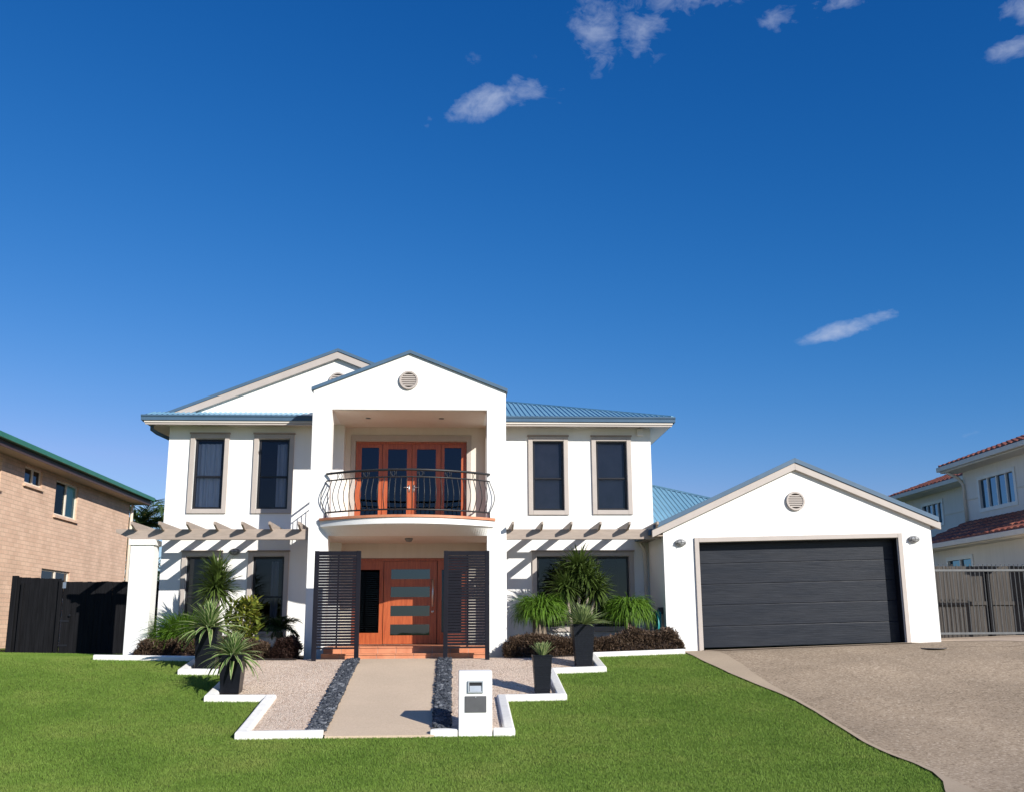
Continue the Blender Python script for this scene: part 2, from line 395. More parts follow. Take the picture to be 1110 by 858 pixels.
struct(mb.build('mulch_bed', SOIL, smooth=True), 'dark mulch under the shrubs along the house wall', 'mulch')
mb = MB(); sheet(mb, lin(15.56, 22.0, .2), lambda y: -1.80-.06*math.sin((y-15.6)/6.4*PI)*.5, lambda y: -.23, 8, .035)
mb.face([(-1.80, 15.56, H(-1, 15.56)-.05), (-.23, 15.56, H(-1, 15.56)-.05), (-.23, 15.56, H(-1, 15.56)+.035), (-1.80, 15.56, H(-1, 15.56)+.035)])
# a real edge on the path slab
struct(mb.build('garden_path', PATHM, smooth=True), 'beige pebblecrete path up to the terracotta steps', 'path')

def kerb(pts, w, h, name, label, inner=1):
    """mitred white concrete edging; outer line = pts, body on the bed side"""
    P2 = [Vector((p[0], p[1])) for p in pts]; n = len(P2); outs = []; ins = []
    for i in range(n):
        d0 = (P2[i]-P2[i-1]).normalized() if i > 0 else None
        d1 = (P2[i+1]-P2[i]).normalized() if i < n-1 else None
        if d0 is None: d0 = d1
        if d1 is None: d1 = d0
        n0 = Vector((-d0.y, d0.x))*inner; n1 = Vector((-d1.y, d1.x))*inner
        mt = (n0+n1); mt = mt/ max(.3, mt.dot(n0)) if mt.length > .1 else n0
        outs.append(P2[i]); ins.append(P2[i]+mt*w)
    mb = MB(); secs = []
    for i in range(n-1):
        k = max(1, int((P2[i+1]-P2[i]).length/.3))
        for j in range(k + (1 if i == n-2 else 0)):
            t = j/k; o = outs[i].lerp(outs[i+1], t); q = ins[i].lerp(ins[i+1], t); secs.append((o, q))
    prof_ = [(0, -.05), (0, h-.025), (.12, h), (.88, h), (1, h-.025), (1, -.05)]
    vs = []
    for o, q in secs:
        c = (o+q)/2; hz = H(c.x, c.y)
        for t, z in prof_:
            p = o.lerp(q, t); vs.append((p.x, p.y, hz+z))
    m = len(prof_)
    fs = [(i*m+k, (i+1)*m+k, (i+1)*m+k+1, i*m+k+1) for i in range(len(secs)-1) for k in range(m-1)]
    fs += [tuple(range(m)), tuple(range((len(secs)-1)*m+m-1, (len(secs)-1)*m-1, -1))]
    mb.idx(vs, fs); o = mb.build(name, CONC_W)
    b = o.modifiers.new('bevel', 'BEVEL'); b.width = .012; b.segments = 2; b.limit_method = 'ANGLE'
    return struct(o, label, 'kerb')
kerb([(-1.83,15.58),(-3.08,15.56),(-3.08,17.93),(-4.08,17.93),(-4.08,20.0),(-5.06,20.0),(-5.06,21.46),(-7.1,21.46)], .17, .10, 'garden_kerb', 'white concrete edging zigzagging along the left side of the gravel bed', -1)
kerb([(.63,15.58),(.95,15.58),(.95,17.78),(1.96,17.78),(1.96,19.86),(2.95,19.86),(2.95,21.58),(4.86,21.62)], .17, .10, 'garden_kerb', 'white concrete edging zigzagging along the right side of the gravel bed', 1)
mb = MB()
poly = [(-.29+.2*(1-math.cos(a))*1.0, 15.58+.0) for a in ()]
pl = [(-.29,15.58),(.11,15.58),(.11,15.74),(.05,15.80),(-.04,15.835),(-.14,15.835),(-.23,15.79),(-.285,15.70)]
mb.prism([(x, y) for x, y in pl], H(0,15.6)-.05, H(0,15.6)+.10, 'z')
struct(mb.build('garden_kerb', CONC_W, bevel=.02), 'short rounded end of white edging beside the letterbox', 'kerb')

# pebble strips
def ico():
    t = (1+5**.5)/2
    v = np.array([(-1,t,0),(1,t,0),(-1,-t,0),(1,-t,0),(0,-1,t),(0,1,t),(0,-1,-t),(0,1,-t),(t,0,-1),(t,0,1),(-t,0,-1),(-t,0,1)])/math.hypot(1,t)
    f = [(0,11,5),(0,5,1),(0,1,7),(0,7,10),(0,10,11),(1,5,9),(5,11,4),(11,10,2),(10,7,6),(7,1,8),(3,9,4),(3,4,2),(3,2,6),(3,6,8),(3,8,9),(4,9,5),(2,4,11),(6,2,10),(8,6,7),(9,8,1)]
    return v, f
IV, IF = ico()
def pebbles(x0, x1, y0, y1, n, label, edge=.035):
    mb = MB()
    sheet(mb, lin(y0, y1, .25), lambda y: x0, lambda y: x1, 2, .056)
    for _ in range(n):
        y = random.uniform(y0, y1); x = random.uniform(x0-edge*random.random(), x1-.01)
        s = random.uniform(.014, .036); a = random.uniform(0, 2*PI)
        sx, sy, sz = s*random.uniform(.9,1.5), s*random.uniform(.7,1.1), s*random.uniform(.45,.8)
        vs = IV*np.array((sx, sy, sz))*(1+rng.uniform(-.12,.12,(12,1)))
        c, q = math.cos(a), math.sin(a)
        zz = H(x, y)+.062+random.uniform(0,.022)
        mb.idx([(x+p[0]*c-p[1]*q, y+p[0]*q+p[1]*c, zz+p[2]) for p in vs], IF)
    return tag(mb.build('pebble_strip', PEB, smooth=True), label, 'pebbles', None, 'stuff')
pebbles(-2.06, -1.81, 15.76, 21.35, 2600, 'strip of charcoal pebbles along the left edge of the path')
pebbles(-.225, .02, 15.86, 21.35, 2400, 'strip of charcoal pebbles along the right edge of the path')

# driveway
DE = [(10,4.7),(10.8,5.1),(11.75,5.49),(12.27,5.72),(12.84,5.87),(13.4,5.90),(13.98,5.80),(14.6,5.74),(15.5,5.75),(16.5,5.72),(17.2,5.65),(17.7,5.55),(18.33,5.38),(19.3,5.14),(20.6,4.95),(21.5,4.88),(22.6,4.9)]
def de(y):
    if y <= DE[0][0]: return DE[0][1]-(DE[0][0]-y)*.5
    for (a, x0), (b, x1) in zip(DE, DE[1:]):
        if y <= b: return x0+(x1-x0)*(y-a)/(b-a)
    return DE[-1][1]
def bw(y): return .07+.60*sst(16.8, 21.2, y)+.4*(1-sst(11.0, 12.8, y))
mb = MB(); sheet(mb, lin(5.5, 22.75, .2), lambda y: de(y)+.03, lambda y: 13.9, 16, .016)
struct(mb.build('driveway', DRIVE, smooth=True), 'wide brown exposed aggregate driveway sloping down from the garage', 'driveway')
mb = MB(); sheet(mb, lin(5.5, 22.6, .15), de, lambda y: de(y)+bw(y), 4, .024)
struct(mb.build('driveway_border', DRIVE_E, smooth=True), 'smooth pale concrete band edging the driveway beside the lawn', 'driveway border')
mb = MB(); sheet(mb, lin(22.15, 22.62, .15), lambda y: 5.45, lambda y: 10.1, 10, .030)
struct(mb.build('garage_apron', DRIVE_E, smooth=True), 'pale concrete apron along the foot of the garage door', 'driveway')
mb = MB()
def padl(y): return 10.4 if y < 22.7 else 10.9
sheet(mb, lin(21.3, 25.6, .2), lambda y: 10.9 if y > 22.5 else 10.9+ (22.5-y)*.9, lambda y: 14.7, 6, .022)
struct(mb.build('side_pad', PAD, smooth=True), 'pale concrete pad running to the grey gate right of the garage', 'pavement')
mb = MB(); mb.lathe([(0.001, .014), (.24, .014), (.25, .010), (.25, .0)], (9.82, 20.93, H(9.82, 20.93)+.01), n=28)
dr = tag(mb.build('drain_cover', DRAIN), 'dark round drain cover set in the driveway near the garage corner', 'drain cover')
mb = MB()
# hose-like seam line across the driveway
cr = [(10.05+i*.25, 20.95-.02*i+.05*math.sin(i*.9)) for i in range(16)]
for (a, b), (c, d) in zip(cr, cr[1:]):
    mb.face([(a, b-.012, H(a, b)+.034), (c, d-.012, H(c, d)+.034), (c, d+.012, H(c, d)+.034), (a, b+.012, H(a, b)+.034)])
struct(mb.build('driveway_joint', DRAIN), 'thin dark control joint crossing the upper driveway', 'driveway')

# grass
def grass(n):
    X = rng.uniform(-13, 6.2, n*2); Y = rng.uniform(10.6, 25, n*2)
    # denser near
    keep = rng.uniform(0, 1, n*2) < np.clip(1.25-(Y-11)/22, .4, 1)
    left = np.where(Y < 15.58, 50, np.where(Y < 17.93, -3.08, np.where(Y < 20.0, -4.08, np.where(Y < 21.46, -5.06, -7.1))))
    left = np.where((Y > 21.46) & (Y < 25), np.where(Y < 22.6, -7.1, -6.95), left)
    right = np.where(Y < 15.58, -50, np.where(Y < 17.78, .95, np.where(Y < 19.86, 1.96, np.where(Y < 21.58, 2.95, 50))))
    dex = np.array([de(y) for y in np.linspace(10, 26, 400)])
    dx = np.interp(Y, np.linspace(10, 26, 400), dex) + .03*np.sin(Y*9)*np.sin(Y*3.3)
    ok = ((X < left+.012) | (X > right-.012)) & (X < dx) & keep & (np.abs(X) < Y*.62) 
    ok &= ~((Y > 24.85) & (X > -10.2))
    X = X[ok]; Y = Y[ok]; N = len(X)
    Z = np.array([H(x, y) for x, y in zip(X, Y)])
    a = rng.uniform(0, 2*PI, N); h = rng.uniform(.012, .032, N); w = rng.uniform(.0025, .006, N)
    la = rng.uniform(0, 2*PI, N); ln = rng.uniform(.1, .9, N)*h
    v = np.empty((N, 3, 3), np.float32)
    v[:,0,0] = X-np.cos(a)*w; v[:,0,1] = Y-np.sin(a)*w; v[:,0,2] = Z-.004
    v[:,1,0] = X+np.cos(a)*w; v[:,1,1] = Y+np.sin(a)*w; v[:,1,2] = Z-.004
    v[:,2,0] = X+np.cos(la)*ln; v[:,2,1] = Y+np.sin(la)*ln; v[:,2,2] = Z+h
    me = bpy.data.meshes.new('grass'); me.vertices.add(N*3); me.vertices.foreach_set('co', v.ravel())
    me.loops.add(N*3); me.loops.foreach_set('vertex_index', np.arange(N*3, dtype=np.int32))
    me.polygons.add(N); me.polygons.foreach_set('loop_start', np.arange(0, N*3, 3, dtype=np.int32)); me.polygons.foreach_set('loop_total', np.full(N, 3, np.int32))
    me.materials.append(GRASS); me.update(); me.validate()
    o = bpy.data.objects.new('grass', me); col.objects.link(o)
    return tag(o, 'short mown green grass blades covering the front lawn', 'grass', None, 'stuff')
grass(900000)

# ------------------------------------------------------------------ generic wall with openings
def wall(mb, plane, u0, u1, z0, z1, ops, f0, f1, top=None):
    """plane 'y': wall in XZ between Y=f0 (outside) and f1; plane 'x': wall in YZ"""
    us = sorted({u0, u1, *[o[0] for o in ops], *[o[1] for o in ops]}); zs = sorted({z0, z1, *[o[2] for o in ops], *[o[3] for o in ops]})
    mp = (lambda u, f, z: (u, f, z)) if plane == 'y' else (lambda u, f, z: (f, u, z))
    def solid(i, j):
        if i < 0 or j < 0 or i >= len(us)-1 or j >= len(zs)-1: return False
        u = (us[i]+us[i+1])/2; z = (zs[j]+zs[j+1])/2
        return not any(o[0] < u < o[1] and o[2] < z < o[3] for o in ops)
    for i in range(len(us)-1):
        for j in range(len(zs)-1):
            if not solid(i, j): continue
            a, b, c, d = us[i], us[i+1], zs[j], zs[j+1]
            mb.face([mp(a,f0,c), mp(b,f0,c), mp(b,f0,d), mp(a,f0,d)]); mb.face([mp(a,f1,d), mp(b,f1,d), mp(b,f1,c), mp(a,f1,c)])
            if not solid(i-1, j): mb.face([mp(a,f0,c), mp(a,f0,d), mp(a,f1,d), mp(a,f1,c)])
            if not solid(i+1, j): mb.face([mp(b,f0,c), mp(b,f1,c), mp(b,f1,d), mp(b,f0,d)])
            if not solid(i, j-1): mb.face([mp(a,f0,c), mp(a,f1,c), mp(b,f1,c), mp(b,f0,c)])
            if not solid(i, j+1): mb.face([mp(a,f0,d), mp(b,f0,d), mp(b,f1,d), mp(a,f1,d)])

# ------------------------------------------------------------------ the white house
F, W, B = 22.6, 24.4, 24.7
house = thing('white_house', 'white rendered two storey house with blue metal roof, balcony portico and double garage', 'house', (-1, 24, .2))
WIN = {  # inner opening (x0,x1,z0,z1)
 'a': (-6.09,-5.40,3.60,5.27), 'b': (-4.60,-3.87,3.60,5.27), 'c': (1.95,2.70,3.57,5.25), 'd': (3.49,4.24,3.58,5.25),
 'e': (-6.12,-5.42,.78,2.49), 'f': (-4.60,-3.88,.78,2.49), 'g': (2.02,4.22,.85,2.48)}
mb = MB(); wall(mb, 'y', -6.71, -2.58, 0, 5.62, [WIN[k] for k in 'abef'], W, W+.2)
mb.box(-6.71, -6.51, W+.2, 34, 0, 5.62); mb.build('wall', STUCCO, house)
mb = MB(); wall(mb, 'y', .82, 4.84, 0, 5.62, [WIN[k] for k in 'cdg'], W, W+.2)
mb.box(4.64, 4.84, W+.2, 34, 0, 5.62); mb.build('wall', STUCCO, house)
mb = MB(); mb.box(-6.51, 4.64, 33.8, 34, 0, 5.62); mb.build('rear_wall', STUCCO, house)
mb = MB(); mb.box(-6.5, -2.6, W+.22, 33.7, 3.0, 3.15); mb.box(.84, 4.6, W+.22, 33.7, 3.0, 3.15); mb.box(-2.5, .7, B+.3, 33.7, 3.0, 3.15)
mb.box(-6.5, 4.6, 28.6, 28.7, .1, 5.5); mb.box(-6.5, 4.6, 25.0, 33.7, .42, .45); mb.box(-6.5, 4.6, 25.0, 33.7, 5.5, 5.55); mb.build('interior', INT, house)

def window(x0, x1, z0, z1, y, cur, sw=.11, midf=.54, split=False, gl=None):
    w = tag_part('window', house)
    m = MB()   # taupe surround, proud of the wall
    m.box(x0-sw, x0-.002, y-.045, y+.06, z0-sw*1.0, z1+sw); m.box(x1+.002, x1+sw, y-.045, y+.06, z0-sw, z1+sw)
    m.box(x0-.002, x1+.002, y-.045, y+.06, z1+.002, z1+sw); m.box(x0-.002, x1+.002, y-.045, y+.06, z0-sw, z0-.002)
    m.build('surround', TAUPE, w, bevel=.008)
    m = MB(); m.box(x0-sw-.02, x1+sw+.02, y-.07, y+.02, z1+sw+.001, z1+sw+.035); m.build('head_trim', TAUPE_D, w, bevel=.005)
    m = MB(); t = .05; ya, yb = y+.05, y+.11
    m.box(x0+.002, x0+t, ya, yb, z0+.002, z1-.002); m.box(x1-t, x1-.002, ya, yb, z0+.002, z1-.002)
    m.box(x0+t, x1-t, ya, yb, z0+.002, z0+t); m.box(x0+t, x1-t, ya, yb, z1-t, z1-.002)
    zm = z0+(z1-z0)*(1-midf)
    if split:
        for q in (1/3, 2/3): m.box(x0+(x1-x0)*q-.03, x0+(x1-x0)*q+.03, ya, yb, z0+t, z1-t)
    m.box(x0+t, x1-t, ya-.008, yb, zm-.022, zm+.022)
    m.build('frame', BLACKF, w, bevel=.004)
    m = MB(); m.face([(x0+t, y+.085, z0+t), (x1-t, y+.085, z0+t), (x1-t, y+.085, z1-t), (x0+t, y+.085, z1-t)]); m.build('pane', gl or GLASS, w)
    if cur:
        kind, a, b = cur; m = MB(); n = int((b-a)*60)
        if kind == 'curtain':
            pts = [(a+(b-a)*i/n, y+.17+.022*math.sin(i*.95)+.015*math.sin(i*.37+1)) for i in range(n+1)]
            for (p, q), (r, s) in zip(pts, pts[1:]): m.face([(p, q, z0-.05), (r, s, z0-.05), (r, s, z1-.10), (p, q, z1-.10)])
            m.build('curtain', CURT, w, smooth=False)
        else:
            m.face([(a, y+.16, z0+kind), (b, y+.16, z0+kind), (b, y+.16, z1), (a, y+.16, z1)]); m.build('blind', BLIND, w)
    return w
def tag_part(name, parent):
    e = bpy.data.objects.new(name, None); e.empty_display_size = .1; col.objects.link(e); e.parent = parent; return e
window(*WIN['a'], W, ('curtain', -6.05, -5.5), gl=GLASS_C); window(*WIN['b'], W, ('curtain', -4.18, -3.9), gl=GLASS_M)
window(*WIN['c'], W, (.02, 1.97, 2.6), gl=GLASS_M); window(*WIN['d'], W, (.06, 3.5, 4.15), gl=GLASS_M)
window(*WIN['e'], W, None); window(*WIN['f'], W, ('curtain', -4.2, -4.02)); window(*WIN['g'], W, None, midf=.86, split=True)

# portico: pillars, upper gable beam, slab
mb = MB(); mb.prism([(-3.11,.15),(-2.68,.15),(-2.68,5.62),(.78,5.62),(.78,.15),(1.21,.15),(1.21,6.045),(-.96,6.915),(-3.11,6.06)], F, F+.42); mb.build('portico', STUCCO, house, bevel=.01)
mb = MB(); mb.prism([(-3.105,5.622),(1.205,5.622),(1.205,6.04),(-.96,6.91),(-3.105,6.055)], F+.422, W-.002); mb.build('portico_attic', STUCCO, house)
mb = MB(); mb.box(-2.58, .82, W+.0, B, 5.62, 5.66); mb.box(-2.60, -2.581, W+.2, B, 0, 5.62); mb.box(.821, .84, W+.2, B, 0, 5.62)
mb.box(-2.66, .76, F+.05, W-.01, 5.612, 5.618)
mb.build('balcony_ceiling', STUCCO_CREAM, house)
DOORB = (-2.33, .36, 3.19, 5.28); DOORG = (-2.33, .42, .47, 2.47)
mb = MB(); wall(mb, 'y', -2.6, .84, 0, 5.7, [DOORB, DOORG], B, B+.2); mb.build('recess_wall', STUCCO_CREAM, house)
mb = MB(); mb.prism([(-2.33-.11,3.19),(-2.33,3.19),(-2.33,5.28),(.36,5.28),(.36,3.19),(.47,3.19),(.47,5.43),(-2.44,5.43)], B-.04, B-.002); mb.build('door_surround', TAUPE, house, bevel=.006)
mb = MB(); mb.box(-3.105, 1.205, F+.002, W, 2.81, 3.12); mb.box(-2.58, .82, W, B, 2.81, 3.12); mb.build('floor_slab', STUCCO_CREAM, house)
# curved balcony front
xc, hw = -.955, 1.89; NSEG = 72
def arc(t, inset=0):   # t in -1..1
    x = xc+(hw-inset)*t; return x, F-.06-(.82-inset)*(1-t*t)+ (0 if inset == 0 else inset*.2)
mb = MB(); n = NSEG
vs = []; fs = []
for i in range(n+1):
    t = -1+2*i/n; x, y = arc(t); xi = xc+(hw-.12)*t
    vs += [(x, y, 3.13), (x, y, 3.00), (x+(xi-x)*.3, y+.05, 2.975), (xi, F-.004, 2.81), (x, F-.004, 3.13)]
for i in range(n):
    for k in range(5): fs.append((i*5+k, i*5+(k+1) % 5, (i+1)*5+(k+1) % 5, (i+1)*5+k))
fs += [tuple(range(5)), tuple(range(n*5+4, n*5-1, -1))]
mb.idx(vs, fs); mb.build('curved_balcony', STUCCO, house, smooth=False)
mb = MB(); vs = []; fs = []
for i in range(n+1):
    t = -1+2*i/n; x, y = arc(t)
    x = xc+(hw+.03)*t; y -= .03
    vs += [(x, y, 3.132), (x, y, 3.185), (x, B-.05 if -2.57 < x < .81 else F-.004, 3.185), (x, F-.004, 3.132)]
for i in range(n):
    for k in range(4): fs.append((i*4+k, i*4+(k+1) % 4, (i+1)*4+(k+1) % 4, (i+1)*4+k))
fs += [tuple(range(4)), tuple(range(n*4+3, n*4-1, -1))]
mb.idx(vs, fs); tl = mb.build('balcony_tiles', TERRA, house)
# railing
rail = tag_part('balcony_railing', house)
def rarc(t, z): x, y = arc(t, .10); return Vector((x, y, z))
R = lambda z, k=40: [rarc(-1+2*i/k, z) for i in range(k+1)]
for z, r, nm in ((4.16, .026, 'handrail'), (4.005, .016, 'mid_rail'), (3.31, .018, 'bottom_rail')):
    m = MB(); m.tube(R(z), r, 8); m.build(nm, IRON, rail, smooth=True)
NB = 31
for i in range(NB):
    t = -1+2*i/(NB-1); p = rarc(t, 0); q = rarc(min(1, t+.02), 0)-rarc(max(-1, t-.02), 0); nrm = Vector((q.y, -q.x, 0)).normalized()
    if nrm.y > 0: nrm = -nrm
    if abs(t) > .999: nrm = Vector((math.copysign(1, t), -.3, 0)).normalized()
    pts = []
    for k in range(13):
        s = k/12; z = 3.31+s*.695; bl = .115*math.sin(PI*s**.9)**1.3
        pts.append(p+nrm*bl+Vector((0, 0, z)))
    m = MB(); m.tube(pts, .0095, 6); m.build('baluster', IRON, rail, smooth=True)
for i in range(6):
    t = -.82+i*1.64/5; m = MB()
    for dt in (-.035, .035): m.tube([rarc(t+dt, 4.005), rarc(t+dt, 4.16)], .008, 6)
    c = rarc(t, 4.08); m.tube([c+Vector((.035*math.cos(a), 0, .06*math.sin(a))) for a in [2*PI*j/14 for j in range(15)]], .007, 5)
    m.build('scroll', IRON, rail, smooth=True)
for t in (-1, 1):
    p = rarc(t, 3.185)
    for dz, r in ((.12, .014), (.975, .02)):
        m = MB(); m.tube([p+Vector((0,0,dz)), Vector((p.x, F-.002, 3.185+dz))], r, 6); m.build('wall_bracket', IRON, rail, smooth=True)
    m = MB(); m.tube([p, p+Vector((0,0,.125))], .016, 8); m.build('foot', IRON, rail, smooth=True)
for X_ in (-3.02, 1.12):
    sr = tag_part('side_railing', house)
    for z, r, nm in ((4.0, .022, 'handrail'), (3.83, .013, 'mid_rail'), (3.30, .015, 'bottom_rail')):
        m = MB(); m.tube([(X_, F+.42, z), (X_, W-.002, z)], r, 8); m.build(nm, IRON, sr, smooth=True)
    for i in range(10):
        y = F+.53+i*.125; m = MB(); m.tube([(X_, y, 3.30), (X_, y, 3.83)], .0095, 6); m.build('baluster', IRON, sr, smooth=True)
# joinery helper
def glazed_leaf(parent, x0, x1, z0, z1, y, panes, name, d=.05, glass=GLASS_B):
    e = tag_part(name, parent); m = MB()
    wall(m, 'y', x0, x1, z0, z1, panes, y, y+d); m.build('timber', CEDAR, e, bevel=.004)
    for a, b, c, dd in panes:
        g = MB(); g.face([(a, y+d*.6, c), (b, y+d*.6, c), (b, y+d*.6, dd), (a, y+d*.6, dd)]); g.build('pane', glass, e)
    return e
def fr(x0, x1, z0, z1, y, t, d=.1):
    m = MB(); m.box(x0, x0+t, y, y+d, z0, z1); m.box(x1-t, x1, y, y+d, z0, z1); m.box(x0+t, x1-t, y, y+d, z1-t, z1); return m
fr(-2.325, .355, 3.19, 5.275, B+.04, .055).build('door_frame', CEDAR, house, bevel=.004)
yB = B+.07
glazed_leaf(house, -2.27, -1.69, 3.20, 5.22, yB, [(-2.19,-1.77,3.30,5.14)], 'sidelight')
d1 = glazed_leaf(house, -1.68, -.975, 3.20, 5.22, yB-.01, [(-1.55,-1.09,3.34,5.10)], 'balcony_door')
d2 = glazed_leaf(house, -.965, -.27, 3.20, 5.22, yB-.01, [(-.85,-.39,3.34,5.10)], 'balcony_door')
glazed_leaf(house, -.26, .30, 3.20, 5.22, yB, [(-.18,.23,3.30,5.14)], 'sidelight')
for d, x, s in ((d1, -1.03, -1), (d2, -.91, 1)):
    m = MB(); m.box(x-.02, x+.02, yB-.02, yB-.011, 4.05, 4.22); m.tube([(x, yB-.05, 4.16), (x+s*.12, yB-.05, 4.16)], .011, 8); m.tube([(x, yB-.02, 4.16), (x, yB-.05, 4.16)], .01, 8); m.build('handle', STEEL, d, smooth=True)
# front door
fr(-2.325, .415, .48, 2.465, B+.04, .06).build('door_frame', CEDAR, house, bevel=.004)
glazed_leaf(house, -2.265, -1.60, .48, 2.405, yB, [(-2.15,-1.69,.74,2.2)], 'sidelight')
glazed_leaf(house, -.32, .355, .48, 2.405, yB, [(-.22,.25,.74,2.2)], 'sidelight')
fd = glazed_leaf(house, -1.585, -.335, .485, 2.40, yB-.012, [(-1.42,-.50,1.98,2.21),(-1.42,-.50,1.56,1.80),(-1.42,-.50,1.12,1.36),(-1.42,-.50,.68,.93)], 'front_door', glass=GLASS_D)
m = MB(); m.tube([(-.43, yB-.075, 1.33), (-.43, yB-.075, 1.97)], .024, 10)
for z in (1.42, 1.88): m.tube([(-.43, yB-.012, z), (-.43, yB-.075, z)], .012, 8)
m.lathe([(.001,.02),(.03,.02),(.034,.0)], (-.43, yB-.012, 1.22), 'y', 14); m.build('handle', STEEL, fd, smooth=True)
# entry steps
st = tag_part('entry_steps', house)
def steps(x0, x1, y0, y1, z0, z1):
    m = MB(); g = MB(); g.box(x0+.004, x1-.004, y0+.006, y1, z0, z1-.02); g.build('riser_grout', GROUT, st)
    n = int((x1-x0)/.36); w = (x1-x0)/n
    for i in range(n):
        a, b = x0+i*w+.004, x0+(i+1)*w-.004
        m.box(a, b, y0, y0+.02, z0, z1-.035)
        yy = y0-.018
        while yy < y1-.05:
            m.box(a, b, yy, min(yy+.345, y1), z1-.03, z1); yy += .353
    m.build('step', TERRA, st, bevel=.004)
steps(-2.66, .76, 21.85, 22.25, .14, .335)
steps(-2.66, .76, 22.22, B-.004, .30, .47)
# downlights and ceiling lamp
for x, y in ((-1.95, 23.5), (-.25, 23.5)):
    m = MB(); m.lathe([(.06, 0), (.06, .012), (.045, .012), (.04, .004), (.001, .004)], (x, y, 5.596), n=18); m.build('downlight', GREYL, house)
m = MB(); m.lathe([(.09, .08), (.09, .05), (.06, .0), (.001, -.01)], (-.95, 23.2, 2.735), n=18); m.build('ceiling_lamp', GREYL, house)

# ---- vents and wall lamps
def vent(parent, cx, y, cz, r):
    e = tag_part('gable_vent', parent)
    m = MB(); m.lathe([(r, 0), (r, .045), (r*.97, .06), (r*.80, .06), (r*.76, .03), (r*.76, 0)], (cx, y, cz), 'y', 36); m.build('vent_ring', TAUPE, e, smooth=False)
    m = MB()
    for i in range(6):
        z = cz+(-.55+i*.22)*r; hw_ = math.sqrt(max(0, (.78*r)**2-(z-cz)**2))
        m.bar((cx-hw_, y-.022, z), (cx+hw_, y-.022, z), .05, .03)
    m.build('vent_louvre', TAUPE, e)
    m = MB(); m.lathe([(r*.77, .003), (.001, .003)], (cx, y, cz), 'y', 30); m.build('vent_backing', SLOT, e)
vent(house, -.985, F, 6.29, .215)
def lamp(parent, cx, y, cz, s=1):
    e = tag_part('wall_lamp', parent)
    m = MB(); m.lathe([(.19*s, 0), (.19*s, .05), (.175*s, .07), (.14*s, .075), (.135*s, .06)], (cx, y, cz), 'y', 28, 1, .62); m.build('lamp_base', GREYL, e, smooth=False)
    m = MB(); m.lathe([(.135*s, .06), (.12*s, .09), (.08*s, .11), (.001, .117)], (cx, y, cz), 'y', 24, 1, .62); m.build('lamp_lens', LENS, e, smooth=True)
    m = MB(); m.box(cx-.135*s, cx+.135*s, y-.122, y-.108, cz-.010, cz+.010); m.box(cx-.008, cx+.008, y-.122, y-.108, cz-.085*s, cz+.085*s); m.build('lamp_guard', GREYL, e)
lamp(house, -5.03, W, 2.60, .66)

# ---- roofs
def rib_sheet(mb, xs0, xs1, yfun0, zfun0, yfun1, slope, pitch=.118, amp=.022):
    """front facing ribbed metal sheet; for each x runs from y0 up to y1"""
    x = xs0; cols_ = []
    while x < xs1:
        for dx, h in ((0, 0), (pitch*.4, 0), (pitch*.55, amp), (pitch*.85, amp)):
            if x+dx <= xs1: cols_.append((x+dx, h))
        x += pitch
    cols_.append((xs1, 0)); vs = []
    for x, h in cols_:
        y0, y1 = yfun0(x), max(yfun1(x), yfun0(x)+.001); z0 = zfun0(x)
        vs += [(x, y0, z0+h), (x, y1, z0+(y1-y0)*slope+h)]
    mb.idx(vs, [(2*i, 2*i+2, 2*i+3, 2*i+1) for i in range(len(cols_)-1)])
GY = 23.88; S1 = .306
# right hip roof
mb = MB()
rib_sheet(mb, 1.0, 5.32, lambda x: GY, lambda x: 5.745, lambda x: GY+min(5.34-x, 4.9), S1)
mb.build('main_roof', BLUE, house)
mb = MB()
zr = 5.74+4.9*S1
mb.face([(5.34, GY, 5.735), (5.34, 34.3, 5.735), (.44, 34.3, zr), (.44, GY+4.9, zr)]); mb.face([(.44, GY+4.9, zr-.01), (.44, 34.3, zr-.01), (-2, 34.3, zr), (-2, GY+4.9, zr)])
mb.bar((5.30, GY+.03, 5.765), (.44, GY+4.9, zr+.03), .12, .04); mb.build('main_roof', BLUE, house)
def gutter_front(x0, x1, y, zt, parent, e0=True, e1=True):
    m = MB(); m.prism([(y+.13, zt), (y, zt), (y-.012, zt-.012), (y-.012, zt-.03), (y+.012, zt-.06), (y+.02, zt-.13), (y+.13, zt-.13)], x0, x1, 'x'); m.build('gutter', BLUE_G, parent, bevel=.004)
gutter_front(.9 if False else 1.212, 5.36, GY-.02, 5.755, house)
mb = MB(); mb.box(5.24, 5.36, GY+.12, 34.3, 5.62, 5.75); mb.build('gutter', BLUE_G, house)
mb = MB(); mb.box(1.212, 5.3, GY+.03, W, 5.575, 5.618); mb.box(4.84, 5.3, W, 34.2, 5.575, 5.618); mb.build('soffit', SOFFIT, house)
mb = MB(); mb.box(1.212, 5.28, GY+.055, GY+.08, 5.53, 5.575); mb.build('fascia', TAUPE, house)
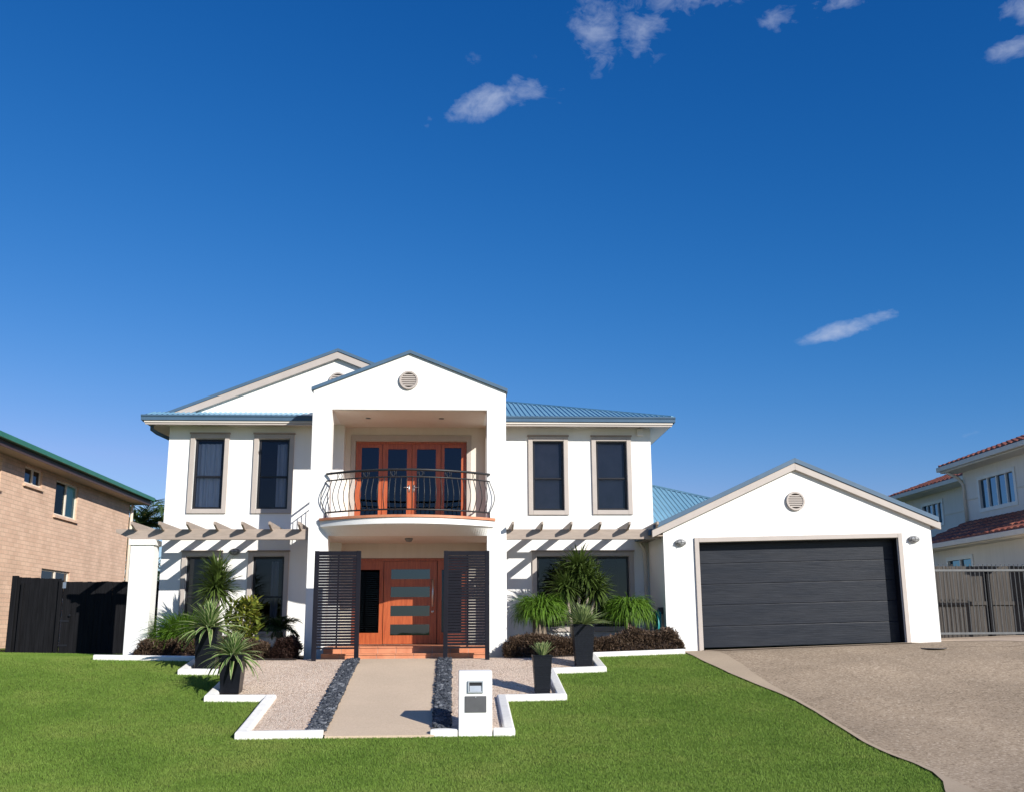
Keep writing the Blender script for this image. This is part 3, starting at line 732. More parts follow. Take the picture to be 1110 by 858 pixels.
# left gable wing
GYW = 24.52; rx, rz, sl = -2.8, 7.51, .398
mb = MB(); mb.prism([(-6.9,5.80),(1.1,5.80),(1.1, rz-.22-(1.1-rx)*sl),(rx, rz-.16),(-6.9, rz-.16-(rx+6.9)*sl)], GYW, GYW+.15)
mb.build('gable_wall', STUCCO, house)
vent(house, -2.79, GYW, 6.72, .215)
mb = MB()
for a, b in (((rx, rz), (-7.25, rz-(rx+7.25)*-sl*-1)), ((rx, rz), (1.7, rz-(1.7-rx)*sl))):
    zb = rz-abs(b[0]-rx)*sl
    mb.prism([(a[0], rz), (b[0], zb), (b[0], zb-.075), (a[0], rz-.075)], 24.375, 34.3)
mb.build('main_roof', BLUE_G, house)
mb = MB()
for bx in (-6.72, 1.4):
    zb = rz-abs(bx-rx)*sl
    mb.prism([(rx, rz-.077), (bx, zb-.077), (bx, zb-.245), (rx, rz-.245)], 24.40, GYW-.002)
mb.build('barge_board', TAUPE, house)
mb = MB(); rib_sheet(mb, -7.21, -3.11, lambda x: GY, lambda x: 5.735, lambda x: GYW-.0, .30, .12, .022); mb.build('skirt_roof', BLUE, house)
gutter_front(-7.25, -3.112, GY-.02, 5.745, house)
mb = MB(); mb.box(-7.25, -7.13, GY+.12, 34.3, 5.61, 5.74); mb.build('gutter', BLUE_G, house)
mb = MB(); mb.box(-7.18, -3.112, GY+.03, W, 5.57, 5.615); mb.box(-7.18, -6.71, W, 34.2, 5.57, 5.615); mb.build('soffit', SOFFIT, house)
mb = MB(); mb.box(-7.16, -3.112, GY+.055, GY+.08, 5.525, 5.57); mb.build('fascia', TAUPE, house)
# eave elbow (left) and sensor (right), downpipes
mb = MB(); mb.tube([(-7.1, 24.3, 5.62), (-7.1, 24.3, 5.47), (-7.0, 24.4, 5.40), (-6.80, 25.3, 5.36), (-6.76, 25.5, 5.2), (-6.76, 25.5, .3)], .045, 10); mb.build('downpipe', BLUE_G, house, smooth=True)
mb = MB(); mb.box(4.50, 4.66, W-.10, W-.002, 5.38, 5.56); mb.build('alarm_box', WHITEP, house, bevel=.015)
mb = MB(); mb.tube([(4.50, W-.06, 3.0), (4.50, W-.06, 2.78), (4.57, W-.06, 2.66), (4.60, W-.06, 2.55), (4.60, W-.06, .25)], .042, 10); mb.build('downpipe', SOFFIT, house, smooth=True)
# portico roof
mb = MB(); px_, pz, ps = -.96, 6.93, .40
for bx in (-3.15, 1.25):
    zb = pz-abs(bx-px_)*ps
    mb.prism([(px_, pz+.06), (bx, zb+.06), (bx, zb-.02), (px_, pz-.02)], F-.06, 29)
mb.build('portico_roof', BLUE_G, house, bevel=.004)

# ---- garage (gently stepped up with the driveway)
def gs(p): return (p[0], p[1], p[2]+.022*(p[0]-4.7))
def gb(mb, *a, **k): return mb.shear(gs).build(*a, **k)
GL, GR_, gsl = 4.69, 10.79, .437
GM = (GL+GR_)/2; zw = 2.99; gap = 4.33
OP = (5.48, 10.0, .1, 2.645)
mb = MB(); wall(mb, 'y', GL, GR_, .0, zw, [OP], F, F+.35); mb.box(GL, GL+.2, F+.35, 30, 0, zw); mb.box(GR_-.2, GR_, F+.35, 30, 0, zw); mb.box(GL, GR_, 30, 30.2, 0, zw)
mb.prism([(GL, zw), (GR_, zw), (GM, gap)], F, F+.2); gb(mb, 'garage_wall', STUCCO, house)
mb = MB()
for s, bx in ((-1, GL-.24), (1, GR_+.16)):
    zb = gap+.13-abs(bx-GM)*gsl
    mb.prism([(GM, gap+.15), (bx, zb+.02), (bx, zb-.085), (GM, gap+.045)], F-.125, 30.3)
gb(mb, 'garage_roof', BLUE_G, house, bevel=.004)
mb = MB()
for bx in (GL-.26, GR_+.20):
    zb = gap+.043-abs(bx-GM)*gsl
    mb.prism([(GM, gap+.043), (bx, zb), (bx, zb-.155), (GM, gap-.112)], F-.10, F-.002)
gb(mb, 'barge_board', TAUPE, house, bevel=.005)
mb = MB(); mb.box(GL-.32, GL-.2, F+.0, W-.02, 2.83, 2.95); gb(mb, 'gutter', BLUE_G, house, bevel=.01)
mb = MB(); mb.box(GR_+.12, GR_+.24, F+.0, 30, 2.86, 2.97); gb(mb, 'gutter', BLUE_G, house, bevel=.01)
mb = MB(); mb.box(GL-.2, GL-.004, F+.0, W-.02, 2.80, 2.83); mb.box(GR_+.004, GR_+.12, F+.0, 30, 2.83, 2.86); gb(mb, 'soffit', TAUPE_D, house)
mb = MB(); s_ = .10
mb.box(OP[0]-s_, OP[0]-.002, F-.045, F+.05, .15, 2.645+s_); mb.box(OP[1]+.002, OP[1]+s_, F-.045, F+.05, .15, 2.645+s_); mb.box(OP[0]-.002, OP[1]+.002, F-.045, F+.05, 2.647, 2.645+s_)
gb(mb, 'door_surround', TAUPE, house, bevel=.006)
mb = MB(); mb.box(OP[0]+.0, OP[0]+.012, F+.05, F+.36, .2, 2.64); mb.box(OP[1]-.012, OP[1], F+.05, F+.36, .2, 2.64); mb.box(OP[0], OP[1], F+.05, F+.36, 2.625, 2.644); gb(mb, 'door_reveal', BLACKF, house)
gd = tag_part('garage_door', house)
z0 = .36; ph = (2.645-z0)/5
for i in range(5):
    m = MB(); za, zb = z0+i*ph, z0+(i+1)*ph-.004
    m.prism([(F+.27, za), (F+.262, za+.012), (F+.262, zb-.012), (F+.266, zb), (F+.31, zb+.008), (F+.31, za)], OP[0]+.014, OP[1]-.014, 'x')
    for dz in (.33, .66):
        zz = za+ph*dz; m.box(OP[0]+.014, OP[1]-.014, F+.2605, F+.2618, zz-.004, zz+.004)
    gb(m, 'door_panel', GARAGE, gd)
lamp_ = None
e = tag_part('wall_lamp', house); e.location = (0,0,0)
lamp(house, 5.07, F, 2.655, .66); lamp(house, 10.37, F, 2.725, .66)
bpy.data.objects.remove(e)
vent(house, GM-.02, F, 3.58, .215)
# low hip roof linking house and garage
mb = MB(); rib_sheet(mb, 4.845, 7.0, lambda x: 24.25, lambda x: 3.11, lambda x: 28.2-(x-5.5), .4); mb.build('link_roof', BLUE, house)
mb = MB(); A = (4.845, 28.855, 3.11+.4*4.605); B_ = (7.0, 26.7, 3.11+.4*2.45)
mb.face([A, B_, (7.0, 33, B_[2]), (4.845, 33, A[2])]); mb.bar((A[0], A[1], A[2]+.03), (B_[0], B_[1], B_[2]+.03), .12, .04); mb.build('link_roof', BLUE, house)

# ------------------------------------------------------------------ pergolas
def pergola(x0, x1, rafters, post, label, loc):
    p = thing('pergola', label, 'pergola', loc, 'taupe timber pergolas along the house front')
    for yy, nm in ((22.70, 'beam'), (23.72, 'beam')):
        m = MB()
        if post and yy < 23: m.prism([(x0-.34, 2.97), (x1, 2.97), (x1, 2.745), (x0+.02, 2.745), (x0-.34, 2.90)], yy, yy+.05)
        else: m.box(x0-.05, x1, yy, yy+.05, 2.745 if yy < 23 else 2.845, 2.965)
        m.build(nm, TAUPE_D if yy > 23 else TAUPE_D, p, bevel=.004)
    m = MB(); m.box(max(x0, -6.70), min(x1, 4.63), W-.055, W-.004, 2.905, 3.03); m.build('ledger', TAUPE_D, p, bevel=.004)
    for x in rafters:
        m = MB(); m.prism([(22.30, 3.095), (W-.006, 3.095), (W-.006, 2.935), (22.60, 2.935), (22.30, 3.03)], x-.022, x+.022, 'x'); m.build('rafter', TAUPE_D, p, bevel=.003)
    if post:
        q = tag_part('post', p)
        m = MB(); m.box(-6.89, -6.41, 22.66, 23.12, .15, 2.62); m.build('post_shaft', STUCCO, q, bevel=.01)
        m = MB(); m.box(-6.93, -6.37, 22.62, 23.16, 2.622, 2.742); m.build('post_cap', STUCCO, q, bevel=.012)
    return p
pergola(-6.9, -3.115, [-6.80, -6.22, -5.64, -5.06, -4.48, -3.90, -3.28], True, 'taupe pergola on a white post over the left garden bed', (-6.6, 22.9, .3))
pergola(1.215, 4.66, [1.34, 1.98, 2.62, 3.26, 3.90, 4.52], False, 'taupe pergola between the portico and the garage', (2.9, 22.9, 2.7))

# ------------------------------------------------------------------ slatted screens
def screen(x0, x1, label):
    s = thing('slatted_screen', label, 'privacy screen', ((x0+x1)/2, 21.4, .17), 'black slatted screens flanking the steps')
    for x in (x0, x1-.09):
        m = MB(); m.box(x, x+.09, 21.38, 21.45, .08, 2.40); pst = m.build('post', CHAR, s, bevel=.004)
        m = MB(); m.box(x-.05, x+.14, 21.34, 21.49, .175, .20); m.build('foot_plate', CHAR, pst, bevel=.003)
    m = MB(); m.box(x0+.09, x1-.09, 21.39, 21.44, 2.355, 2.395); m.box(x0+.09, x1-.09, 21.39, 21.44, .44, .475)
    z = .50
    while z < 2.34: m.box(x0+.085, x1-.085, 21.385, 21.435, z, z+.048); z += .0565
    m.build('slat_panel', CHAR, s)
    m = MB(); m.box((x0+x1)/2+.0, (x0+x1)/2+.03, 21.436, 21.45, .47, 2.36); m.build('stiffener', CHAR, s)
screen(-2.79, -1.85, 'black slatted privacy screen left of the front door')
screen(-.15, .79, 'black slatted privacy screen right of the front door')

# ------------------------------------------------------------------ letterbox
lb = thing('letterbox', 'white rendered letterbox pillar with grey slot standing beside the path', 'letterbox', (.37, 15.8, -.7))
mb = MB(); mb.box(.125, .615, 15.60, 16.02, -.85, .225); mb.build('pillar', STUCCO, lb, bevel=.012)
mb = MB(); x0, x1, za, zb = .255, .485, -.085, .085
mb.prism([(x0, za), (x1, za), (x1, za+.022), (x0, za+.022)], 15.575, 15.60); mb.box(x0, x1, 15.575, 15.60, zb-.022, zb); mb.box(x0, x0+.022, 15.575, 15.60, za+.022, zb-.022); mb.box(x1-.022, x1, 15.575, 15.60, za+.022, zb-.022)
sl_ = mb.build('slot_frame', LTGREY, lb, bevel=.003)
mb = MB(); mb.box(x0+.022, x1-.022, 15.594, 15.599, za+.022, zb-.022); mb.build('slot_dark_plate', SLOT, sl_)  # dark plate coloured like the shade in a slot; nothing is cut out
mb = MB(); mb.prism([(15.578, za+.022), (15.592, za+.10), (15.597, za+.10), (15.597, za+.022)], x0+.03, x1-.03, 'x'); mb.build('slot_flap', LTGREY, sl_)
mb = MB(); mb.box(.215, .530, 15.588, 15.60, -.36, -.13); dd = mb.build('access_door', DKGREY, lb, bevel=.004)
mb = MB(); mb.lathe([(.001, .008), (.008, .008), (.009, 0)], (.372, 15.588, -.145), 'y', 12); mb.build('lock', STEEL, dd)

# ------------------------------------------------------------------ potted plants
def planter(cx, cy, w0, w1, h, ribbed, foot, label):
    z = H(cx, cy)+.03
    p = thing('planter', label, 'planter', (cx, cy, z), 'tapered black planters along the zigzag bed')
    m = MB()
    if ribbed:
        n = int(h/.035)
        for i in range(n):
            a, b = i/n, (i+.82)/n; jit = random.uniform(-.004, .006)
            wa, wb = w0+(w1-w0)*a+jit, w0+(w1-w0)*b+jit
            m.taper(cx, cy, z+h*a, z+h*b, wa, wb)
        m.taper(cx, cy, z, z+h*.985, w0-.014, w1-.014)
    else:
        m.taper(cx, cy, z, z+h, w0, w1)
    pot = m.build('pot', POT if not ribbed else POTR, p, bevel=0 if ribbed else .006)
    m = MB()
    for (a, b, c, d) in ((cx-w1/2-.008, cx+w1/2+.008, cy-w1/2-.008, cy-w1/2+.025), (cx-w1/2-.008, cx+w1/2+.008, cy+w1/2-.025, cy+w1/2+.008), (cx-w1/2-.008, cx-w1/2+.025, cy-w1/2+.025, cy+w1/2-.025), (cx+w1/2-.025, cx+w1/2+.008, cy-w1/2+.025, cy+w1/2-.025)):
        m.box(a, b, c, d, z+h-.012, z+h+.02)
    m.build('rim', POT, p, bevel=.003)
    m = MB(); m.box(cx-w1/2+.026, cx+w1/2-.026, cy-w1/2+.026, cy+w1/2-.026, z+h-.005, z+h+.003); m.build('soil', SOIL, p)
    if foot:
        m = MB(); m.taper(cx, cy, z-.02, z+.035, w0+.07, w0+.02); m.build('foot', POT, p)
    return z+h
POT = plain('black_glazed_pot', (.008, .009, .013), .28, .3, 6, spec=.2, bs=30, bstr=.08)
POTR = plain('black_ribbed_pot', (.010, .012, .018), .42, .4, 30, spec=.25, bs=60, bstr=.2)
def rosette(name, label, cat, c, n, L, w, e0, e1, droop, m, group=None, jit=.25, fold=.3):
    mb = MB()
    for i in range(n):
        t = i/(n-1); el = e1+(e0-e1)*t+random.uniform(-.12, .12)     # young leaves upright
        az = i*2.39996+random.uniform(-jit, jit); ll = L*(1-.35*t)*random.uniform(.82, 1.1)
        r = .05*(1-t)
        mb.leaf((c[0]+r*math.cos(az), c[1]+r*math.sin(az), c[2]+.02*t), az, el, ll, w*random.uniform(.85, 1.15), droop*(1-.55*t)*random.uniform(.7, 1.25), 7, fold, random.uniform(-.3, .3))
    t = thing(name, label, cat, c, group)
    mb.build('leaves', m, t, smooth=True)
    return t
z = planter(-4.62, 20.42, .36, .43, .76, False, True, 'tall black planter with a flared foot at the back left of the gravel')
rosette('variegated_plant', 'large variegated spiky rosette filling the back left planter', 'plant', (-4.62, 20.42, z), 120, .80, .07, 1.52, -.25, 1.0, F_VAR, 'spiky plants in black planters')
z = planter(-3.74, 18.45, .31, .40, .62, False, False, 'black tapered planter on the left corner of the white edging')
rosette('variegated_plant', 'variegated rosette drooping over the front left planter', 'plant', (-3.74, 18.45, z), 105, .64, .062, 1.52, -.5, 1.1, F_VAR, 'spiky plants in black planters')
z = planter(1.58, 18.22, .245, .325, .62, True, False, 'small ribbed black planter nearest the letterbox')
rosette('variegated_plant', 'short upright yellow green rosette in the small planter behind the letterbox', 'plant', (1.58, 18.22, z), 70, .30, .042, 1.54, .85, .2, F_VAR3, 'spiky plants in black planters')
z = planter(2.58, 20.43, .31, .415, .77, True, False, 'ribbed black planter in front of the right hedge')
rosette('variegated_plant', 'grey green spiky rosette in the planter before the right hedge', 'plant', (2.58, 20.43, z), 130, .60, .052, 1.54, .05, .45, F_VAR2, 'spiky plants in black planters')

# ------------------------------------------------------------------ bed plants
def head(mb, c, n, L, w, droop, emin=-.4, emax=1.5, fold=.2):
    for i in range(n):
        el = math.asin(random.uniform(math.sin(emin), math.sin(emax))); az = random.uniform(0, 2*PI)
        ll = L*random.uniform(.75, 1.1)
        mb.leaf((c[0]+.03*math.cos(az), c[1]+.03*math.sin(az), c[2]+random.uniform(-.12, .10)), az, el, ll, w, droop*random.uniform(.5, 1.3)*(1.1-.5*math.sin(max(0, el))), 5, fold, random.uniform(-.4, .4))
# left dragon tree
t = thing('dragon_tree', 'single trunk dragon tree with a round spiky head before the left windows', 'plant', (-5.08, 22.85, H(-5.08, 22.85)))
m = MB(); m.tube([(-5.08, 22.85, .2), (-5.10, 22.86, .8), (-5.06, 22.85, 1.4), (-5.07, 22.85, 1.85)], [.07, .055, .05, .045], 10); m.build('trunk', TRUNKP, t, smooth=True)
m = MB(); head(m, (-5.07, 22.85, 1.74), 330, .60, .040, .45, -.85); head(m, (-5.05, 22.82, 2.0), 120, .50, .036, .35, .1); m.build('crown', F_DRAC, t, smooth=True)
# right multi-stem dragon tree
gz = H(2.85, 23.0)
t = thing('dragon_tree', 'tall many stemmed dragon tree in front of the wide right window', 'plant', (2.85, 23.0, gz))
stems = [((2.80,23.0),(2.86,23.05,2.14),.60,230),((2.72,22.95),(2.52,22.95,1.72),.50,140),((2.95,22.95),(3.20,22.95,1.66),.52,150),((2.85,23.1),(2.68,23.15,1.92),.50,110),((2.98,23.05),(3.02,22.85,1.92),.48,110)]
m = MB(); L_ = MB()
for (bx, by), tp, LL, n in stems:
    mid = ((bx*.6+tp[0]*.4), (by*.6+tp[1]*.4), (gz+tp[2])*.5)
    m.tube([(bx, by, gz-.02), mid, tp], [.05, .038, .032], 8); head(L_, tp, int(n*1.6), LL, .038, .85, -1.0)
m.build('stems', TRUNKP, t, smooth=True); L_.build('crown', F_DRAC, t, smooth=True)
# ponytail palms and strap grasses
def mound(name, label, c, r, n, L, w, droop, mt, cat='plant', trunk=None, emin=.2):
    t = thing(name, label, cat, (c[0], c[1], H(c[0], c[1])))
    if trunk:
        m = MB(); g = H(c[0], c[1])
        m.tube([(c[0], c[1], g-.02), (c[0], c[1], g+.08), (c[0], c[1], g+.25), (c[0]-.02, c[1], g+.45), (c[0]-.03, c[1], c[2])], [trunk*1.15, trunk, trunk*.72, trunk*.45, trunk*.35], 14); m.build('trunk', BARK, t, smooth=True)
    m = MB()
    for i in range(n):
        el = random.uniform(emin, 1.5); az = random.uniform(0, 2*PI); rr = random.uniform(0, r)
        m.leaf((c[0]+rr*math.cos(az), c[1]+rr*math.sin(az), c[2]+random.uniform(-.08, .1)), az+random.uniform(-.5, .5), el, L*random.uniform(.7, 1.15), w, droop*random.uniform(.75, 1.3), 6, .2, random.uniform(-.5, .5), side=random.uniform(-.5, .5))
    m.build('leaves', mt, t, smooth=True); return t
mound('ponytail_palm', 'ponytail palm with a swollen tan trunk left of the dragon tree', (1.95, 22.75, 1.10), .22, 1300, .66, .022, 2.9, F_GRASS, trunk=.36)
mound('ponytail_palm', 'rounded ponytail palm of hanging bright leaves beside the downpipe', (3.92, 22.9, 1.10), .2, 1300, .62, .022, 3.2, F_GRASS, trunk=.16)
mound('strap_leaf_clump', 'bright green arching strap leaf clump beside the white post', (-5.68, 22.85, .55), .30, 1500, .82, .02, 1.7, F_GRASS, emin=.3)
t = thing('croton', 'yellow and red leaved croton bush behind the left planters', 'plant', (-4.45, 22.85, H(-4.45, 22.85)))
for i in range(9):
    m = MB(); a = random.uniform(0, 2*PI); m.tube([(-4.45, 22.85, .22), (-4.45+.12*math.cos(a), 22.85+.12*math.sin(a), .8), (-4.45+.27*math.cos(a), 22.85+.27*math.sin(a), random.uniform(.9, 1.25))], .01, 5); m.build('stem', BARK, t)
m = MB()
for i in range(620):
    z = random.uniform(.45, 1.42); r = .36*math.sqrt(random.random())*(1.1-abs(z-1.0)*.6); a = random.uniform(0, 2*PI)
    m.leaf((-4.45+r*math.cos(a), 22.85+r*math.sin(a), z), random.uniform(0, 2*PI), random.uniform(.1, 1.2), random.uniform(.15, .25), .07, .8, 4, .2, random.uniform(-.6, .6))
m.build('leaves', F_CROT, t, smooth=True)
def feather(mb, c, nf, L, droop, el0, el1, lw, ll, nl=26, rach=None, azs=None):
    for i in range(nf):
        az = (i*2.39996 if azs is None else azs[i]) + random.uniform(-.2, .2); el = random.uniform(el0, el1); p = Vector(c); e = el; n = nl; st = L*random.uniform(.85, 1.1)/n
        for k in range(n):
            q = p+Vector((math.cos(az)*math.cos(e), math.sin(az)*math.cos(e), math.sin(e)))*st
            if rach is not None: rach.tube([p, q], max(.004, lw*.5*(1-k/n)+.004), 4, False)
            tt = k/n; le = ll*(.45+.9*math.sin(PI*min(1, tt*.9+.1)))*.75
            if k > 1:
                for s in (-1, 1): mb.leaf(p, az+s*(1.15-.5*tt), e*.6+random.uniform(-.25, .35), le, lw, random.uniform(.7, 1.5), 3, 0, random.uniform(-.5, .5), wprof=lambda t: 1-t*.9)
            p = q; e -= droop/n*(.5+tt*1.2)
t = thing('small_palm', 'small dark cycad like palm under the left window nearest the portico', 'plant', (-3.72, 23.2, H(-3.72, 23.2)))
m = MB(); m.tube([(-3.72, 23.2, .2), (-3.72, 23.2, .78)], [.09, .07], 8); m.build('trunk', BARK, t, smooth=True)
m = MB(); r_ = MB(); feather(m, (-3.72, 23.2, .85), 26, .50, 1.5, .0, 1.2, .026, .22, 18, r_); m.build('crown', F_DARK, t, smooth=True); r_.build('frond_stems', F_DARK, t)

def hedge(name, label, x0, x1, y0, y1, top, n, mt, dome=False):
    t = thing(name, label, 'hedge' if not dome else 'shrub', ((x0+x1)/2, (y0+y1)/2, H((x0+x1)/2, y0)), 'low bronze leaved planting along the house')
    m = MB(); lumps = [(random.uniform(x0, x1), random.uniform(.04, .11), random.uniform(.15, .4)) for _ in range(int((x1-x0)*5)+2)]
    def topf(x, y):
        e = 1-(abs(y-(y0+y1)/2)/((y1-y0)/2))**3*.35; ex = min(1, .55+min(x-x0, x1-x)/.22)
        s = top*e*ex+sum(h*math.exp(-((x-c)/w)**2) for c, h, w in lumps)*.45-.05
        return s
    for i in range(n):
        x = random.uniform(x0, x1); y = random.uniform(y0, y1)
        g = H(x, y); tp = topf(x, y)
        # surface biased
        if random.random() < .5: z = g+tp*random.uniform(.72, 1)
        else:
            z = g+tp*random.uniform(0.02, 1); y = y0+(y1-y0)*random.random()**2.2*.5
        if random.random() < .08: x = random.choice((x0, x1))+random.uniform(-.05, .05)*(z < g+tp*.7); z = min(z, g+topf(x, y))
        az = random.uniform(0, 2*PI); m.leaf((x, y, z-.02), az, random.uniform(.0, 1.2), random.uniform(.05, .10), .022, random.uniform(.3, 1.3), 3, 0, random.uniform(-.8, .8), wprof=lambda t: math.sin(PI*(.2+.8*t)))
    m.build('leaves', mt, t, smooth=True)
    m = MB(); nx, ny = int((x1-x0)/.06), 10   # dark sheet added under the leaves, coloured for the shade inside
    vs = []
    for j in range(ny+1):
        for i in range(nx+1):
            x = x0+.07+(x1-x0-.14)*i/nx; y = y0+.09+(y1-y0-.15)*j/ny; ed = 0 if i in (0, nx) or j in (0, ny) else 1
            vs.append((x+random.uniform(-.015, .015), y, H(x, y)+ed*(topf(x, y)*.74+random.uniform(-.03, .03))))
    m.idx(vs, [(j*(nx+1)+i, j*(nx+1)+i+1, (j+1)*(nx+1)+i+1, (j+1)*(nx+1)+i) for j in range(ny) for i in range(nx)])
    m.build('dark_core', F_PURPD, t)
    return t
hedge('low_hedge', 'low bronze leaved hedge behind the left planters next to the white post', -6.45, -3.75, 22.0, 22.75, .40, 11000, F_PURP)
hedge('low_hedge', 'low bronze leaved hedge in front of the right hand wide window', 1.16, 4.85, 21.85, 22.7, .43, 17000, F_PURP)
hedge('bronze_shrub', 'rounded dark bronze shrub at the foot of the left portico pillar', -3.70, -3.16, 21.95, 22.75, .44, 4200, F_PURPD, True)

# hose on its holder
t = thing('garden_hose', 'coiled teal garden hose hanging on the garage side wall', 'hose', (4.63, 22.95, .3))
m = MB(); m.box(4.60, 4.685, 22.85, 23.05, 1.12, 1.26); m.build('hanger', BLACKF, t, bevel=.01)
m = MB()
for k in range(7):
    o = k*.013; pts = []
    for i in range(29):
        a = 2*PI*i/28; rr = .30+.03*math.sin(k*2.1)
        pts.append((4.60-.012*k-.02*math.sin(a*2+k), 22.95+(.16+.008*k)*math.cos(a), .86+(.40 if math.sin(a) < 0 else .36)*math.sin(a)-.01*k))
    m.tube(pts, .014, 6)
m.tube([(4.56, 22.85, .7), (4.5, 22.8, .45), (4.52, 22.7, .30)], .014, 6); m.build('coil', HOSE, t, smooth=True)

# ------------------------------------------------------------------ left boundary: fence, gate, brick neighbour
def boards(mb, x0, x1, y, z0, z1f, w=.105, gap=.005, d=.022):
    x = x0
    while x < x1-.01:
        b = min(x+w-gap, x1); mb.box(x, b, y+random.uniform(0, .008), y+d, z0+random.uniform(-.01, .01), z1f(x)+random.uniform(-.008, .008)); x += w
def fthing(label, x0, x1, z1f, y=24.9):
    t = thing('timber_fence', label, 'fence', ((x0+x1)/2, y, .27)); m = MB(); boards(m, x0, x1, y, .17, z1f); m.build('board_panel', BLACKT, t)
    m = MB(); m.box(x0, x1, y+.03, y+.08, .5, .6); m.box(x0, x1, y+.03, y+.08, 1.5, 1.6); m.build('rails', BLACKT, t); return t
ft = fthing('black timber fence left of the gate against the brick house', -10.12, -9.10, lambda x: 2.06-.05*(x+10.1))
m = MB(); m.box(-10.20, -10.08, 24.82, 24.94, .15, 2.09); m.build('end_post', BLACKT, ft, bevel=.008)
m = MB(); m.box(-9.99, -9.93, 24.84, 24.90, .15, 1.92); m.build('cover_strip', BLACKT, ft, bevel=.006)
m = MB(); m.box(-9.14, -9.06, 24.86, 24.96, .15, 1.98); m.build('gate_post', BLACKT, ft, bevel=.006)
gt = thing('timber_gate', 'black timber gate with a small latch left of the white post', 'gate', (-8.6, 24.92, .27))
m = MB(); boards(m, -9.03, -8.02, 24.9, .24, lambda x: 1.95); m.build('board_panel', BLACKT, gt)
m = MB(); m.box(-9.03, -8.02, 24.93, 24.97, .5, .6); m.box(-9.03, -8.02, 24.93, 24.97, 1.6, 1.7); m.build('rails', BLACKT, gt)
m = MB(); m.box(-9.06, -8.98, 24.885, 24.899, 1.80, 1.94); m.build('metal_plate', STEEL, gt)
m = MB(); m.lathe([(.001, .05), (.025, .05), (.03, .03), (.02, 0)], (-8.83, 24.9, 1.18), 'y', 12); m.build('latch', BLACKF, gt)
for z in (.5, 1.05):
    m = MB(); m.box(-9.07, -8.85, 24.888, 24.899, z-.02, z+.02); m.build('hinge', BLACKF, gt)
fthing('black timber fence running behind the white post to the house wall', -8.022, -6.73, lambda x: 1.95)

nb = thing('brick_house', 'peach brick two storey neighbour house with green gutter at the left', 'house', (-12, 33, .2))
XW = -12.0
# (y0,y1,z0,z1)
NW = [(26.2, 27.85, 4.55, 5.32), (29.35, 30.62, 4.90, 5.39), (31.72, 33.62, 4.27, 5.33), (31.2, 33.5, 1.75, 2.62)]
mb = MB(); wall(mb, 'x', 25.6, 39, 0, 5.45, NW, XW, XW-.22); mb.box(-24, XW-.22, 25.6, 25.8, 0, 5.45); mb.box(-24, XW-.22, 38.8, 39, 0, 5.45); mb.box(-24, -23.8, 25.8, 38.8, 0, 5.45); mb.build('wall', BRICK, nb)
mb = MB(); mb.box(-23.5, XW-1.8, 26, 38.6, 0.2, 5.4); mb.build('interior', INT, nb)
TEALC = plain('teal_curtain', (.36, .72, .66), .9, .2, 3, bstr=0)
for k, (y0, y1, z0_, z1_) in enumerate(NW):
    w = tag_part('window', nb); m = MB(); t_ = .05; xa, xb = XW-.12, XW-.06
    m.box(xa, xb, y0, y0+t_, z0_, z1_); m.box(xa, xb, y1-t_, y1, z0_, z1_); m.box(xa, xb, y0+t_, y1-t_, z0_, z0_+t_); m.box(xa, xb, y0+t_, y1-t_, z1_-t_, z1_); ym = (y0+y1)/2+.05; m.box(xa, xb+.01, ym-.04, ym+.04, z0_+t_, z1_-t_); m.build('frame', CREAM_T, w)
    m = MB(); m.face([(XW-.09, y0+t_, z0_+t_), (XW-.09, y1-t_, z0_+t_), (XW-.09, y1-t_, z1_-t_), (XW-.09, y0+t_, z1_-t_)]); m.build('pane', GLASS_T if k == 2 else GLASS, w)
    m = MB(); m.prism([(XW+.07, z0_-.10), (XW+.07, z0_-.05), (XW-.05, z0_), (XW-.05, z0_-.10)], y0-.06, y1+.06, 'y'); m.build('sill', BRICK, w)
    if k == 2:
        m = MB(); n = 26; pts = [(XW-.105+.012*math.sin(i*1.3), ym+.05+(y1-.06-ym)*i/n) for i in range(n+1)]
        for (a, b), (c, d) in zip(pts, pts[1:]): m.face([(a, b, z0_), (c, d, z0_), (c, d, z1_), (a, b, z1_)])
        m.build('curtain', TEALC, w)
mb = MB(); mb.prism([(-12.0, 5.50), (-18, 7.38), (-24, 5.50)], 25.6, 25.8); mb.prism([(-12.0, 5.50), (-18, 7.38), (-24, 5.50)], 38.8, 39); mb.build('gable_wall', BRICK, nb)
mb = MB(); mb.prism([(-11.36, 5.66), (-18, 5.66+6.64*.31), (-24.7, 5.66), (-24.7, 5.62), (-18, 5.62+6.6*.31), (-11.36, 5.62)], 25.0, 39.7); mb.build('roof', GREENG, nb)
mb = MB(); mb.box(-11.44, -11.30, 25.0, 39.75, 5.60, 5.74); mb.build('gutter', GREENG, nb, bevel=.01)
mb = MB(); mb.box(-11.47, -11.445, 25.0, 39.7, 5.44, 5.64); mb.build('fascia', plain('brown_fascia', (.07, .04, .035), .5), nb)
mb = MB(); mb.box(-24.6, -11.47, 25.0, 39.65, 5.455, 5.49); mb.build('soffit', TAN, nb)
mb = MB(); mb.tube([(-11.9, 39.05, 5.42), (-11.93, 39.06, 5.3), (-11.94, 39.06, .2)], .06, 10); mb.build('downpipe', CREAM_T, nb, smooth=True)

